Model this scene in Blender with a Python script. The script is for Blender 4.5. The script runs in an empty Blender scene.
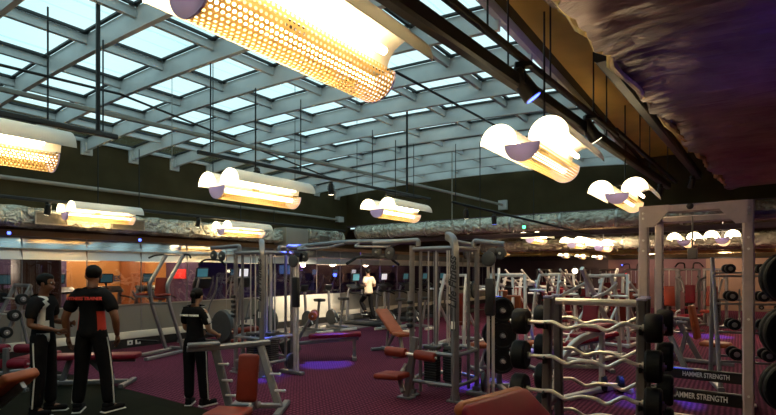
import bpy, bmesh, math, random
from mathutils import Vector, Matrix, Euler
R = math.radians
random.seed(7)
COL = bpy.context.scene.collection
V = Vector
H0 = 1.7                                     # eye height
CS, SN = math.cos(R(35.1)), math.sin(R(35.1))

def at(px, py, d):                           # where a sight line meets a given distance
    r = (px - 388) / 500 * d
    return V((r*CS - d*SN, r*SN + d*CS, H0 + (271 - py)/500*d))
def flr(px, d):
    p = at(px, 0, d); p.z = 0; return p
def onz(px, py, z):
    return at(px, py, 500*(H0 - z)/(py - 271))

# ---------------------------------------------------------------- materials
MATS = {}
def mat(name, col, rough=.5, metal=0., var=.08, vscale=9., bump=0., bscale=60., emit=None, estr=0., spec=.5, coat=0.):
    m = bpy.data.materials.new(name); m.use_nodes = True
    nt = m.node_tree; b = nt.nodes['Principled BSDF']
    b.inputs['Roughness'].default_value = rough; b.inputs['Metallic'].default_value = metal
    b.inputs['Specular IOR Level'].default_value = spec
    b.inputs['Coat Weight'].default_value = coat
    tc = nt.nodes.new('ShaderNodeTexCoord')
    nz = nt.nodes.new('ShaderNodeTexNoise'); nz.inputs['Scale'].default_value = vscale; nz.inputs['Detail'].default_value = 3
    nt.links.new(tc.outputs['Object'], nz.inputs['Vector'])
    rp = nt.nodes.new('ShaderNodeValToRGB')
    lo = [max(0, c*(1-var)) for c in col[:3]] + [1]; hi = [min(1, c*(1+var)) for c in col[:3]] + [1]
    rp.color_ramp.elements[0].position = .3; rp.color_ramp.elements[1].position = .7
    rp.color_ramp.elements[0].color = lo; rp.color_ramp.elements[1].color = hi
    nt.links.new(nz.outputs['Fac'], rp.inputs['Fac']); nt.links.new(rp.outputs['Color'], b.inputs['Base Color'])
    if bump:
        n2 = nt.nodes.new('ShaderNodeTexNoise'); n2.inputs['Scale'].default_value = bscale; n2.inputs['Detail'].default_value = 4
        nt.links.new(tc.outputs['Object'], n2.inputs['Vector'])
        bp = nt.nodes.new('ShaderNodeBump'); bp.inputs['Strength'].default_value = bump; bp.inputs['Distance'].default_value = .02
        nt.links.new(n2.outputs['Fac'], bp.inputs['Height']); nt.links.new(bp.outputs['Normal'], b.inputs['Normal'])
    if emit:
        b.inputs['Emission Color'].default_value = (*emit, 1); b.inputs['Emission Strength'].default_value = estr
    MATS[name] = m
    return m
M = MATS
mat('silver_paint', (.25,.245,.26), .38, .55)
mat('dark_silver', (.26,.24,.25), .4, .5)
mat('pale_tube', (.60,.57,.55), .35, .45)
mat('rack_cream', (.54,.44,.43), .5, .15)
mat('rack_graphite', (.15,.125,.13), .5, .3)
mat('chrome', (.90,.87,.84), .3, .65)
mat('black_metal', (.018,.017,.016), .45, .3)
mat('black_rubber', (.010,.010,.011), .6, 0, bump=.1, bscale=120, spec=.25)
mat('black_plastic', (.02,.02,.022), .38)
mat('dark_grey_plastic', (.06,.06,.062), .5)
mat('red_vinyl', (.21,.026,.014), .45, 0, .12, 6, spec=.3)
mat('brown_vinyl', (.31,.075,.026), .45, 0, .12, 6, spec=.3)
mat('maroon_vinyl', (.19,.008,.022), .45, 0, .12, 6, spec=.25)
mat('beam_grey', (.58,.60,.59), .5, .1, .06, 4)
mat('purlin_grey', (.56,.58,.57), .5, .1, .06, 4)
mat('gasket', (.02,.025,.025), .6)
mat('white_pipe', (.34,.31,.26), .5, .1)
mat('bracket_white', (.6,.6,.57), .5)
mat('fascia_brown', (.062,.046,.020), .75, 0, .15, 2, spec=.12)
mat('soffit_lamplit', (.62,.40,.08), .55, 0, .18, 1.5)  # yellow lamplight on the brown soffit, put into the base colour
mat('far_ceiling', (.055,.034,.015), .7, 0, .25, 2, spec=.2)
mat('trim_bronze', (.20,.13,.07), .4, .4)
mat('trim_mauve', (.10,.065,.08), .5, .2)
mat('wall_mauve', (.20,.105,.12), .7, 0, .08, 1)
mat('wall_beige', (.34,.215,.155), .7, 0, .06, 1)
mat('wall_plum', (.05,.03,.05), .7, 0, .15, 1)
mat('wall_orange', (.62,.27,.08), .6, 0, .08, 1)
mat('wall_door', (.42,.13,.035), .5, 0, .1, 3)
mat('pillar_brown', (.16,.06,.035), .6, 0, .1, 3)
mat('wall_violet', (.10,.06,.16), .6, 0, .2, 1)
mat('column_cream', (.42,.38,.31), .6, 0, .05, 2)
mat('ledge_cream', (.78,.72,.62), .5, 0, .06, 3)
mat('baseboard_black', (.018,.016,.016), .4)
mat('lamp_white', (.80,.80,.80), .45, 0, .03)
mat('lamp_lilac', (.58,.52,.66), .5, .0, .04)
mat('cap_black', (.03,.028,.025), .4, .2)
mat('tube_glow', (1,.9,.7), .5, emit=(1,.76,.40), estr=30.)
mat('trough_glow', (1,.9,.7), .5, emit=(1,.76,.40), estr=13.)
mat('dome_glow', (1,.9,.7), .5, emit=(1,.84,.50), estr=5.)
mat('strip_glow', (1,.9,.7), .5, emit=(1,.80,.5), estr=2.2)
mat('blue_glow', (.1,.2,1), .4, emit=(.05,.09,1), estr=6.)
mat('warm_glow', (1,.9,.7), .4, emit=(1,.85,.55), estr=6.)
mat('green_glow', (.1,1,.4), .4, emit=(.1,1,.35), estr=3.)
mat('red_glow', (1,.05,.05), .4, emit=(1,.05,.04), estr=.5)
mat('screen_blue', (.1,.3,.4), .2, emit=(.10,.34,.42), estr=.14)
mat('screen_white', (.7,.7,.75), .2, emit=(.75,.72,.78), estr=.7)
mat('skin_brown', (.16,.062,.032), .5, 0, .06, 12)
mat('skin_light', (.34,.18,.11), .5, 0, .06, 12)
mat('hair_black', (.006,.005,.005), .6, 0, .2, 60, spec=.12)
mat('cloth_black', (.009,.008,.009), .9, 0, .15, 14, spec=.1)
mat('cloth_white', (.62,.60,.58), .85, 0, .05, 14)
mat('cloth_red', (.50,.035,.02), .8, 0, .1, 14)
mat('cloth_cream', (.70,.56,.40), .85, 0, .06, 8)
mat('cloth_purple', (.10,.04,.18), .85, 0, .1, 8)
mat('eye_white', (.7,.7,.68), .3)
mat('lip', (.25,.08,.06), .5)
mat('letter_white', (.9,.88,.84), .5)
mat('letter_red', (.62,.05,.035), .6)
mat('letter_dark', (.03,.03,.035), .5)
mat('letter_blue', (.10,.10,.16), .4)
mat('plate_steel', (.40,.39,.40), .35, .7)
mat('towel_blue', (.08,.10,.5), .9)
mat('concrete_floor', (.10,.085,.085), .6, 0, .1, 2)
mat('rail_steel', (.50,.47,.43), .3, .8)
mat('socket_white', (.7,.68,.65), .4)

def foil(name, col, strength, sc, rough):
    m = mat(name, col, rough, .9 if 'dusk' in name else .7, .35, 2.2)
    nt = m.node_tree; b = nt.nodes['Principled BSDF']; tc = nt.nodes['Texture Coordinate']
    mp = nt.nodes.new('ShaderNodeMapping'); mp.inputs['Scale'].default_value = sc
    nt.links.new(tc.outputs['Object'], mp.inputs['Vector'])
    v = nt.nodes.new('ShaderNodeTexNoise'); v.inputs['Scale'].default_value = 2.2; v.inputs['Detail'].default_value = 9; v.inputs['Roughness'].default_value = .62; v.inputs['Distortion'].default_value = .9
    nt.links.new(mp.outputs['Vector'], v.inputs['Vector'])
    w = nt.nodes.new('ShaderNodeTexVoronoi'); w.feature = 'DISTANCE_TO_EDGE'; w.inputs['Scale'].default_value = 2.6
    nt.links.new(mp.outputs['Vector'], w.inputs['Vector'])
    a = nt.nodes.new('ShaderNodeMath'); a.operation = 'MULTIPLY_ADD'; a.inputs[1].default_value = .6
    nt.links.new(w.outputs['Distance'], a.inputs[0]); nt.links.new(v.outputs['Fac'], a.inputs[2])
    bp = nt.nodes.new('ShaderNodeBump'); bp.inputs['Strength'].default_value = strength; bp.inputs['Distance'].default_value = .12
    nt.links.new(a.outputs[0], bp.inputs['Height']); nt.links.new(bp.outputs['Normal'], b.inputs['Normal'])
    return m
foil('foil_silver', (.78,.70,.56), 1., (2.2,2.2,2.6), .27)
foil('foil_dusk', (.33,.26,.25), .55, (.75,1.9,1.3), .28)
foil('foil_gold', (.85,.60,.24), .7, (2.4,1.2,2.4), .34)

def glass(name, tint, gloss, rough=.02, dif=None, dfac=0.):
    m = bpy.data.materials.new(name); m.use_nodes = True; nt = m.node_tree; nt.nodes.clear()
    o = nt.nodes.new('ShaderNodeOutputMaterial'); t = nt.nodes.new('ShaderNodeBsdfTransparent'); g = nt.nodes.new('ShaderNodeBsdfGlossy')
    t.inputs[0].default_value = (*tint, 1); g.inputs['Roughness'].default_value = rough
    g.inputs[0].default_value = (.9,.9,.9,1)
    mx = nt.nodes.new('ShaderNodeMixShader'); mx.inputs[0].default_value = gloss
    nt.links.new(t.outputs[0], mx.inputs[1]); nt.links.new(g.outputs[0], mx.inputs[2])
    last = mx
    if dif:
        d = nt.nodes.new('ShaderNodeBsdfDiffuse'); nzt = nt.nodes.new('ShaderNodeTexNoise'); nzt.inputs['Scale'].default_value = .6
        rp = nt.nodes.new('ShaderNodeValToRGB'); rp.color_ramp.elements[0].color = [c*.85 for c in dif]+[1]; rp.color_ramp.elements[1].color = [min(1,c*1.15) for c in dif]+[1]
        nt.links.new(nzt.outputs['Fac'], rp.inputs[0]); nt.links.new(rp.outputs[0], d.inputs[0])
        m2 = nt.nodes.new('ShaderNodeMixShader'); m2.inputs[0].default_value = dfac
        nt.links.new(last.outputs[0], m2.inputs[1]); nt.links.new(d.outputs[0], m2.inputs[2]); last = m2
    nt.links.new(last.outputs[0], o.inputs[0]); MATS[name] = m
    return m
def shade(name, col, tr):
    m = bpy.data.materials.new(name); m.use_nodes = True; nt = m.node_tree; b = nt.nodes['Principled BSDF']
    b.inputs['Roughness'].default_value = .4; b.inputs['Base Color'].default_value = (*col, 1)
    tc = nt.nodes.new('ShaderNodeTexCoord'); nz = nt.nodes.new('ShaderNodeTexNoise'); nz.inputs['Scale'].default_value = 30; nt.links.new(tc.outputs['Object'], nz.inputs['Vector'])
    mr = nt.nodes.new('ShaderNodeMapRange'); mr.inputs[3].default_value = .35; mr.inputs[4].default_value = .5; nt.links.new(nz.outputs['Fac'], mr.inputs[0]); nt.links.new(mr.outputs[0], b.inputs['Roughness'])
    t = nt.nodes.new('ShaderNodeBsdfTranslucent'); t.inputs[0].default_value = (*col, 1); mx = nt.nodes.new('ShaderNodeMixShader'); mx.inputs[0].default_value = tr
    nt.links.new(b.outputs[0], mx.inputs[1]); nt.links.new(t.outputs[0], mx.inputs[2]); nt.links.new(mx.outputs[0], nt.nodes['Material Output'].inputs[0]); MATS[name] = m
shade('lamp_lilac', (.60,.56,.86), .24)
shade('wing_white', (.82,.82,.80), .26)
glass('sky_glass', (.93,.98,.98), .03)
glass('wall_glass', (.86,.86,.86), .12, .01)
glass('upper_glass', (.25,.27,.28), .75, .10, (.55,.62,.63), .3)  # grey-blue diffuse share stands in for haze and reflected sky
glass('skylit_band', (.5,.55,.56), .8, .42, (.85,.95,.97), .35)  # pale blue diffuse share puts reflected skylight into the band's colour
glass('low_film', (.5,.48,.45), .15, .12, (.36,.34,.30), .6)

def carpet():
    m = mat('carpet', (.1,.1,.1), .95, 0, spec=.04); nt = m.node_tree; b = nt.nodes['Principled BSDF']; L = nt.links.new
    tc = nt.nodes['Texture Coordinate']
    mp = nt.nodes.new('ShaderNodeMapping'); mp.inputs['Scale'].default_value = (17,17,17); L(tc.outputs['Object'], mp.inputs['Vector'])
    v = nt.nodes.new('ShaderNodeTexVoronoi'); v.inputs['Randomness'].default_value = .12; v.inputs['Scale'].default_value = 1
    L(mp.outputs['Vector'], v.inputs['Vector'])
    rp = nt.nodes.new('ShaderNodeValToRGB'); e = rp.color_ramp.elements
    e[0].position = .22; e[0].color = (.20,.050,.095,1); e[1].position = .36; e[1].color = (.064,.014,.030,1)
    L(v.outputs['Distance'], rp.inputs['Fac'])
    nz = nt.nodes.new('ShaderNodeTexNoise'); nz.inputs['Scale'].default_value = .5; nz.inputs['Detail'].default_value = 2; L(tc.outputs['Object'], nz.inputs['Vector'])
    mr = nt.nodes.new('ShaderNodeMapRange'); mr.inputs[1].default_value = .3; mr.inputs[2].default_value = .7; mr.inputs[3].default_value = .85; mr.inputs[4].default_value = 1.12
    L(nz.outputs['Fac'], mr.inputs[0])
    mx = nt.nodes.new('ShaderNodeVectorMath'); mx.operation = 'SCALE'; L(rp.outputs['Color'], mx.inputs[0]); L(mr.outputs[0], mx.inputs['Scale'])
    L(mx.outputs[0], b.inputs['Base Color'])
carpet()
def tiles():
    m = mat('mat_tiles', (.1,.1,.1), .85, 0, spec=.05); nt = m.node_tree; b = nt.nodes['Principled BSDF']; L = nt.links.new
    tc = nt.nodes['Texture Coordinate']
    br = nt.nodes.new('ShaderNodeTexBrick'); br.offset = 0; br.inputs['Scale'].default_value = 2
    br.inputs['Color1'].default_value = (.007,.008,.005,1); br.inputs['Color2'].default_value = (.010,.011,.007,1); br.inputs['Mortar'].default_value = (.006,.006,.005,1)
    br.inputs['Mortar Size'].default_value = .008; br.inputs['Brick Width'].default_value = 1; br.inputs['Row Height'].default_value = 1
    L(tc.outputs['Object'], br.inputs['Vector']); L(br.outputs['Color'], b.inputs['Base Color'])
tiles()
def perf():
    m = bpy.data.materials.new('perforated_steel'); m.use_nodes = True; nt = m.node_tree; L = nt.links.new
    b = nt.nodes['Principled BSDF']; b.inputs['Base Color'].default_value = (.72,.52,.24,1); b.inputs['Metallic'].default_value = .25; b.inputs['Roughness'].default_value = .45
    out = nt.nodes['Material Output']; tc = nt.nodes.new('ShaderNodeTexCoord'); sx = nt.nodes.new('ShaderNodeSeparateXYZ'); L(tc.outputs['Object'], sx.inputs[0])
    def mth(op, a, bb=None, c=None):
        n = nt.nodes.new('ShaderNodeMath'); n.operation = op
        for i, q in enumerate((a, bb, c)):
            if q is None: continue
            if isinstance(q, (int, float)): n.inputs[i].default_value = q
            else: L(q, n.inputs[i])
        return n.outputs[0]
    ang = mth('ARCTAN2', sx.outputs['X'], mth('MULTIPLY', sx.outputs['Z'], -1))
    u = mth('MULTIPLY', sx.outputs['Y'], 1/.029); v = mth('MULTIPLY', ang, .15/.0265)
    row = mth('FLOOR', v); u2 = mth('ADD', u, mth('MULTIPLY', mth('MODULO', mth('ADD', row, 100), 2), .5))
    fu = mth('SUBTRACT', mth('FRACT', u2), .5); fv = mth('SUBTRACT', mth('FRACT', v), .5)
    dd = mth('SQRT', mth('ADD', mth('MULTIPLY', fu, fu), mth('MULTIPLY', fv, fv)))
    hole = mth('LESS_THAN', dd, .29)
    t = nt.nodes.new('ShaderNodeBsdfTransparent'); mx = nt.nodes.new('ShaderNodeMixShader')
    L(hole, mx.inputs[0]); tl = nt.nodes.new('ShaderNodeBsdfTranslucent'); tl.inputs[0].default_value = (.80,.52,.20,1); m0 = nt.nodes.new('ShaderNodeMixShader'); m0.inputs[0].default_value = .11  # golden translucent share imitates lamp glow on the solid steel
    L(b.outputs[0], m0.inputs[1]); L(tl.outputs[0], m0.inputs[2]); L(m0.outputs[0], mx.inputs[1]); L(t.outputs[0], mx.inputs[2]); L(mx.outputs[0], out.inputs[0])
    MATS['perforated_steel'] = m
perf()

# ---------------------------------------------------------------- mesh builder
def fil(pts, r, n=4):                          # round the corners of a polyline
    pts = [V(p) for p in pts]; out = [pts[0]]
    for i in range(1, len(pts)-1):
        a, b, c = pts[i-1], pts[i], pts[i+1]
        u = (a-b); w = (c-b); k = min(r, u.length*.45, w.length*.45)
        p, q = b + u.normalized()*k, b + w.normalized()*k
        for j in range(n+1):
            t = j/n; out.append(p*(1-t)**2 + b*2*t*(1-t) + q*t*t)
    out.append(pts[-1]); return out
class MB:
    def __init__(s): s.bm = bmesh.new(); s.mi = 0
    def _set(s, faces):
        for f in faces: f.material_index = s.mi
    def box(s, c, size, rot=None, bevel=0., seg=2):
        mtx = Matrix.Translation(c) @ (rot.to_4x4() if rot else Matrix()) @ Matrix.Diagonal((*size, 1))
        n0 = set(s.bm.faces)
        ret = bmesh.ops.create_cube(s.bm, size=1, matrix=mtx)
        if bevel:
            ed = list({e for v in ret['verts'] for e in v.link_edges})
            bmesh.ops.bevel(s.bm, geom=ed, offset=bevel, segments=seg, profile=.5, affect='EDGES')
        s._set([f for f in s.bm.faces if f not in n0]); return s
    def bx(s, x0, x1, y0, y1, z0, z1, bevel=0.):
        return s.box(((x0+x1)/2, (y0+y1)/2, (z0+z1)/2), (abs(x1-x0), abs(y1-y0), abs(z1-z0)), None, bevel)
    def sweep(s, pts, prof, caps=True, closed=False, up=None, scales=None):
        pts = [V(p) for p in pts]; n = len(pts); rings = []
        tang = []
        for i in range(n):
            a = pts[i]-pts[i-1] if (i > 0 or closed) else None
            b = pts[(i+1) % n]-pts[i] if (i < n-1 or closed) else None
            t = (a.normalized() if a else V((0,0,0))) + (b.normalized() if b else V((0,0,0)))
            if t.length < 1e-6: t = b or a
            tang.append(t.normalized())
        ref = V(up) if up else (V((0,0,1)) if abs(tang[0].z) < .9 else V((0,1,0)))
        for i in range(n):
            t = tang[i]; side = t.cross(ref)
            if side.length < 1e-3: side = t.cross(V((1,0,0)))
            side.normalize(); u2 = side.cross(t).normalized()
            if not up: ref = u2
            k = 1.
            if 0 < i < n-1:
                dt = tang[i].dot((pts[i+1]-pts[i]).normalized()); k = 1/max(.6, dt)
            sc = scales[i] if scales else 1.
            rings.append([s.bm.verts.new(pts[i] + side*(p[0]*sc*(1 if abs(p[0]) < 1e-9 else 1)) + u2*p[1]*sc) for p in prof])
        fs = []; m = len(prof)
        for i in range(n if closed else n-1):
            A, B = rings[i], rings[(i+1) % n]
            for j in range(m): fs.append(s.bm.faces.new((A[j], A[(j+1) % m], B[(j+1) % m], B[j])))
        if caps and not closed:
            fs.append(s.bm.faces.new(list(reversed(rings[0])))); fs.append(s.bm.faces.new(rings[-1]))
        s._set(fs); return s
    def tube(s, pts, r, n=8, closed=False, scales=None):
        return s.sweep(pts, [(r*math.cos(2*math.pi*k/n), r*math.sin(2*math.pi*k/n)) for k in range(n)], closed=closed, scales=scales)
    def bar(s, pts, w, h, up=None):
        c = min(w, h)*.18
        return s.sweep(pts, [(-w/2+c,-h/2),(w/2-c,-h/2),(w/2,-h/2+c),(w/2,h/2-c),(w/2-c,h/2),(-w/2+c,h/2),(-w/2,h/2-c),(-w/2,-h/2+c)], up=up)
    def cyl(s, a, b, r, r2=None, n=16):
        a, b = V(a), V(b)
        return s.sweep([a, b], [(r*math.cos(2*math.pi*k/n), r*math.sin(2*math.pi*k/n)) for k in range(n)], scales=[1, (r2/r if r2 is not None else 1)])
    def lathe(s, prof, origin=(0,0,0), axis=(0,0,1), n=20):     # prof: (radius, height)
        ax = V(axis).normalized(); q = V((0,0,1)).rotation_difference(ax).to_matrix(); o = V(origin); rings = []
        for (r, h) in prof:
            rings.append([s.bm.verts.new(o + q @ V((max(r,1e-4)*math.cos(2*math.pi*k/n), max(r,1e-4)*math.sin(2*math.pi*k/n), h))) for k in range(n)])
        fs = []
        for A, B in zip(rings, rings[1:]):
            for j in range(n): fs.append(s.bm.faces.new((A[j], A[(j+1) % n], B[(j+1) % n], B[j])))
        fs.append(s.bm.faces.new(list(reversed(rings[0])))); fs.append(s.bm.faces.new(rings[-1]))
        s._set(fs); return s
    def ball(s, c, r, u=12, v=8, rot=None):
        r = r if isinstance(r, (tuple, list)) else (r, r, r)
        mtx = Matrix.Translation(c) @ (rot.to_4x4() if rot else Matrix()) @ Matrix.Diagonal((*r, 1))
        n0 = set(s.bm.faces); bmesh.ops.create_uvsphere(s.bm, u_segments=u, v_segments=v, radius=1, matrix=mtx)
        s._set([f for f in s.bm.faces if f not in n0]); return s
    def prism(s, poly, mtx, t):                 # polygon in local xy, thickness t along local z
        A = [s.bm.verts.new(mtx @ V((x, y, -t/2))) for x, y in poly]; B = [s.bm.verts.new(mtx @ V((x, y, t/2))) for x, y in poly]
        fs = [s.bm.faces.new(list(reversed(A))), s.bm.faces.new(B)]; n = len(poly)
        for j in range(n): fs.append(s.bm.faces.new((A[j], A[(j+1) % n], B[(j+1) % n], B[j])))
        s._set(fs); return s
    def build(s, name, material, parent=None, angle=35, label=None):
        bmesh.ops.recalc_face_normals(s.bm, faces=s.bm.faces)
        me = bpy.data.meshes.new(name); s.bm.to_mesh(me); s.bm.free()
        for m in (material if isinstance(material, (list, tuple)) else [material]): me.materials.append(M[m])
        for p in me.polygons: p.use_smooth = True
        me.set_sharp_from_angle(angle=R(angle))
        o = bpy.data.objects.new(name, me); COL.objects.link(o)
        if parent: o.parent = parent
        if label: o['label'] = label
        return o
def tag(o, label, cat, group=None):
    o['label'] = label; o['category'] = cat
    if group: o['group'] = group
    return o
def struct(o): o['kind'] = 'structure'; return o
def thing(name, label, cat, loc=(0,0,0), rz=0., group=None):
    o = bpy.data.objects.new(name, None); COL.objects.link(o); o.empty_display_size = .1
    o.location = loc; o.rotation_euler = (0, 0, R(rz)); return tag(o, label, cat, group)
def dup(root, label, loc, rz=0., group=None, sc=None):
    def cp(o, par):
        c = o.copy(); COL.objects.link(c)
        if par: c.parent = par
        for ch in o.children: cp(ch, c)
        return c
    r = cp(root, None); r.location = loc; r.rotation_euler = (0, 0, R(rz)); r['label'] = label
    if group: r['group'] = group
    if sc: r.scale = (sc, sc, sc)
    return r
def rx(a): return Euler((R(a), 0, 0)).to_matrix()
def ry(a): return Euler((0, R(a), 0)).to_matrix()
def rzm(a): return Euler((0, 0, R(a))).to_matrix()
def text(name, s, size, material, parent, loc, rot, depth=.002, squash=1., shear=0., align='CENTER'):
    cu = bpy.data.curves.new('writing', 'FONT'); cu.body = s; cu.size = size; cu.extrude = depth; cu.align_x = align; cu.align_y = 'CENTER'; cu.shear = shear
    cu.offset = size*.022
    t = bpy.data.objects.new('writing', cu); COL.objects.link(t)
    bpy.context.view_layer.update()
    me = bpy.data.meshes.new_from_object(t.evaluated_get(bpy.context.evaluated_depsgraph_get()))
    bpy.data.objects.remove(t); bpy.data.curves.remove(cu)
    me.materials.clear(); me.materials.append(M[material])
    o = bpy.data.objects.new(name, me); COL.objects.link(o); o.parent = parent
    o.location = loc; o.rotation_euler = rot; o.scale = (squash, 1, 1); return o
# ================================================================ the setting
XL, XS, YE, YF, XR, YB = -11.08, -2.0, 13.3, 26.0, 6.5, -3.0      # left glass wall, skylight right edge, skylight end, far wall, right wall, back wall
ZS = 4.4
m = MB(); m.bx(-17.5, XR, YB, YF, -.1, 0); struct(m.build('floor', 'carpet'))
m = MB(); m.bx(XL+.35, -3.4, YB, 3.7, 0, .012); o = m.build('rubber_floor_mat', 'mat_tiles'); tag(o, 'dark rubber tile matting laid on the carpet in front', 'mat')
m = MB(); m.bx(-17.4, XL-.12, YB, YF-.1, 0, .01); struct(m.build('floor.001', 'concrete_floor'))
m = MB(); m.bx(XL+.05, XL+1.9, 9.2, 20.5, 0, .012); struct(m.build('trim_1', 'concrete_floor'))
# left wall
m = MB(); m.bx(XL-.2, XL, YB, YE+.2, 2.9, 4.9); struct(m.build('wall_left', 'fascia_brown'))
m = MB(); m.bx(XL-.2, XL, YB, YF, 2.42, 2.9); m.bx(XL-.2, XL, YE, YF, 2.9, 3.05); struct(m.build('wall_left.001', 'far_ceiling'))
m = MB(); m.bx(XL-.02, XL+.05, YB, YF, 2.36, 2.47); struct(m.build('trim_2', 'trim_bronze'))
m = MB(); m.bx(XL-.15, XL+.02, YB, YF, .0, .2); struct(m.build('baseboard_left', 'baseboard_black'))
m = MB(); m.bx(XL-.15, XL+.03, YB, YF, .2, .36, .01); struct(m.build('trim_3', 'ledge_cream'))
def window(i, parts):
    o = bpy.data.objects.new('window_%d' % i, None); COL.objects.link(o); struct(o); return o
wl = window(2, None)
seams = [y for y in [-2+1.15*k for k in range(25)] if y < YF-.3]
def panes(z0, z1, t=.012):
    mb = MB()
    for a, b in zip([YB]+seams, seams+[YF]): mb.bx(XL-t, XL, a+.006, b-.006, z0, z1)
    return mb
panes(.95, 1.92).build('clear_pane', 'wall_glass', wl)
def tilted(z0, z1, a):  # upward tilt added so the panes mirror the skylight and look brighter
    mb = MB()
    for p, q in zip([YB]+seams, seams+[YF]): mb.box((XL-.02, (p+q)/2, (z0+z1)/2), (.012, q-p-.012, (z1-z0)/math.cos(R(a))), ry(-a))
    return mb
tilted(2.13, 2.36, 11).build('upper_pane', 'upper_glass', wl)
tilted(1.92, 2.12, 21).build('skylit_band', 'skylit_band', wl)
panes(.36, .95).build('film_pane', 'low_film', wl)
m = MB(); m.bx(XL-.03, XL+.012, YB, YF, .94, .965); m.bx(XL-.02, XL+.012, YB, YF, 2.115, 2.135); m.build('glazing_rail', 'rail_steel', wl)
m = MB()
for y in seams: m.bx(XL-.02, XL+.006, y-.008, y+.008, .36, 2.36)
m.build('seam', 'dark_silver', wl)
# lit counter front seen through the glass, further along
m = MB(); m.bx(XL-.06, XL+.035, 9.4, 12.9, .3, .95, .01); struct(m.build('trim_4', 'ledge_cream'))
# column at the wall near the cable tower
m = MB(); m.bx(XL-.1, XL+.5, 10.0, 10.9, 2.45, 2.95, .01); struct(m.build('column', 'column_cream'))
# end fascia of the skylight well, far zone ceiling, far wall
m = MB(); m.bx(XL-.2, XR, YE, YE+.2, 3.25, 4.9); struct(m.build('wall_end', 'fascia_brown'))
m = MB(); m.bx(XL-.2, XR, YE, YE+.25, 3.2, 3.26); struct(m.build('trim_5', 'trim_mauve'))
m = MB()
m.bx(XL-.2, XR, YE+.2, YF, 3.05, 3.15); m.bx(-17.5, XL, YB, YF, 2.75, 2.85)
struct(m.build('ceiling', 'far_ceiling'))
m = MB(); m.bx(XS, XR, YB, YE, ZS, ZS+.12); m.bx(XL, XR, YB-.3, YB, ZS, ZS+.12); struct(m.build('ceiling.001', 'soffit_lamplit'))
m = MB(); m.bx(-17.5, -5.2, YF, YF+.1, 0, 3.1); struct(m.build('wall_far', 'wall_plum'))
m = MB(); m.bx(-5.2, -1.2, YF-.02, YF+.1, 0, 2.28); struct(m.build('wall_far.001', 'wall_mauve'))
m = MB(); m.bx(-1.2, XR, YF-.02, YF+.1, 0, 2.28); struct(m.build('wall_far.002', 'wall_beige'))
m = MB(); m.bx(-5.2, XR, YF-.15, YF+.1, 2.28, 3.1); struct(m.build('trim_6', 'far_ceiling'))
m = MB(); m.bx(-9.0, XR, YF-.2, YF-.15, 2.24, 2.30); struct(m.build('trim_7', 'black_metal'))
m = MB(); m.bx(XR, XR+.1, YB, YF, 0, 4.6); struct(m.build('wall_right', 'wall_plum'))
m = MB(); m.bx(-17.5, XR, YB-.1, YB, 0, 4.9); struct(m.build('wall_back', 'fascia_brown'))
# room behind the glass
m = MB(); m.bx(-16.6, -16.5, 6.7, 9.9, 0, 2.75); struct(m.build('wall_beyond', 'wall_orange'))
m = MB(); m.bx(-16.6, -16.5, 9.9, YF, 0, 2.75); m.bx(-16.6, -14.6, 9.9, 10.0, 0, 2.75); struct(m.build('wall_beyond.001', 'wall_violet'))
m = MB(); m.bx(-16.5, -16.42, 8.3, 9.1, 0, 2.1, .01); struct(m.build('door_1', 'wall_door'))
m = MB(); m.bx(-13.5, -12.9, 4.35, 5.15, 0, 2.75, .01); struct(m.build('column.001', 'pillar_brown'))
m = MB(); m.bx(-16.6, -16.45, YB, 6.7, 0, 2.75); struct(m.build('wall_beyond.002', 'wall_violet'))

sg = thing('wall_sign', 'dark lettering spelling FITNESS on the orange wall behind glass', 'sign', (-16.49, 8.0, 1.45), 0)
text('lettering', 'FITNESS', .26, 'letter_blue', sg, (0,0,0), (R(90), 0, R(90)), .01)
sg.rotation_euler = (0, 0, 0)

# ---------------------------------------------------------------- skylight: an arched roof of steel ribs and panes
sk = window(1, None)
RISE = .17; XC = (XL+XS)/2; HW = (XS-XL)/2
def arch(x): return 4.31 + RISE*(1-((x-XC)/HW)**2)
ribs = [YB+.0+.985*k for k in range(17)]
ribs = [y for y in ribs if y < YE-.05]
NX = 28
for y in ribs:
    mb = MB(); xs = [XL+.02+(XS-XL-.04)*k/NX for k in range(NX+1)]
    mb.sweep([(x, y, arch(x)) for x in xs], [(-.03,-.13),(.03,-.13),(.03,.11),(-.03,.11)], up=(0,0,1)); mb.build('rib', 'beam_grey', sk)
    mb = MB(); mb.bx(XL, XL+.05, y-.11, y+.11, arch(XL)-.21, arch(XL)+.06); mb.bx(XL+.05, XL+.12, y-.05, y+.05, arch(XL)-.15, arch(XL)+.03)
    br = mb.build('bracket', 'bracket_white', sk)
for k in range(1, 8):
    x = XL + (XS-XL)*k/8; z = arch(x); mb = MB()
    a = math.atan2(arch(x+.1)-arch(x-.1), .2)
    mb.box((x, (YB+YE)/2, z+.045), (.055, YE-YB-.02, .10), ry(-math.degrees(a))); mb.build('purlin', 'purlin_grey', sk)
mb = MB(); mb.bx(XL, XL+.06, YB, YE, arch(XL)+.06, arch(XL)+.14); mb.bx(XS-.06, XS, YB, YE, arch(XS)-.02, arch(XS)+.14); mb.build('edge_beam', 'beam_grey', sk)
mb = MB()
xs = [XL+(XS-XL)*k/NX for k in range(NX+1)]
for a, b in zip(xs, xs[1:]):
    mb.bm.faces.new([mb.bm.verts.new(p) for p in ((a,YB,arch(a)+.16),(b,YB,arch(b)+.16),(b,YE,arch(b)+.16),(a,YE,arch(a)+.16))])
g = mb.build('pane', 'sky_glass', sk); sm = g.modifiers.new('thickness', 'SOLIDIFY'); sm.thickness = .012
mb = MB()                                                         # dark gaskets beside every glazing bar
for k in range(0, 9):
    x = min(max(XL + (XS-XL)*k/8, XL+.09), XS-.09)
    for s in (-1, 1): mb.bx(x+s*.055-.02, x+s*.055+.02, YB, YE, arch(x)+.10, arch(x)+.13)
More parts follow.
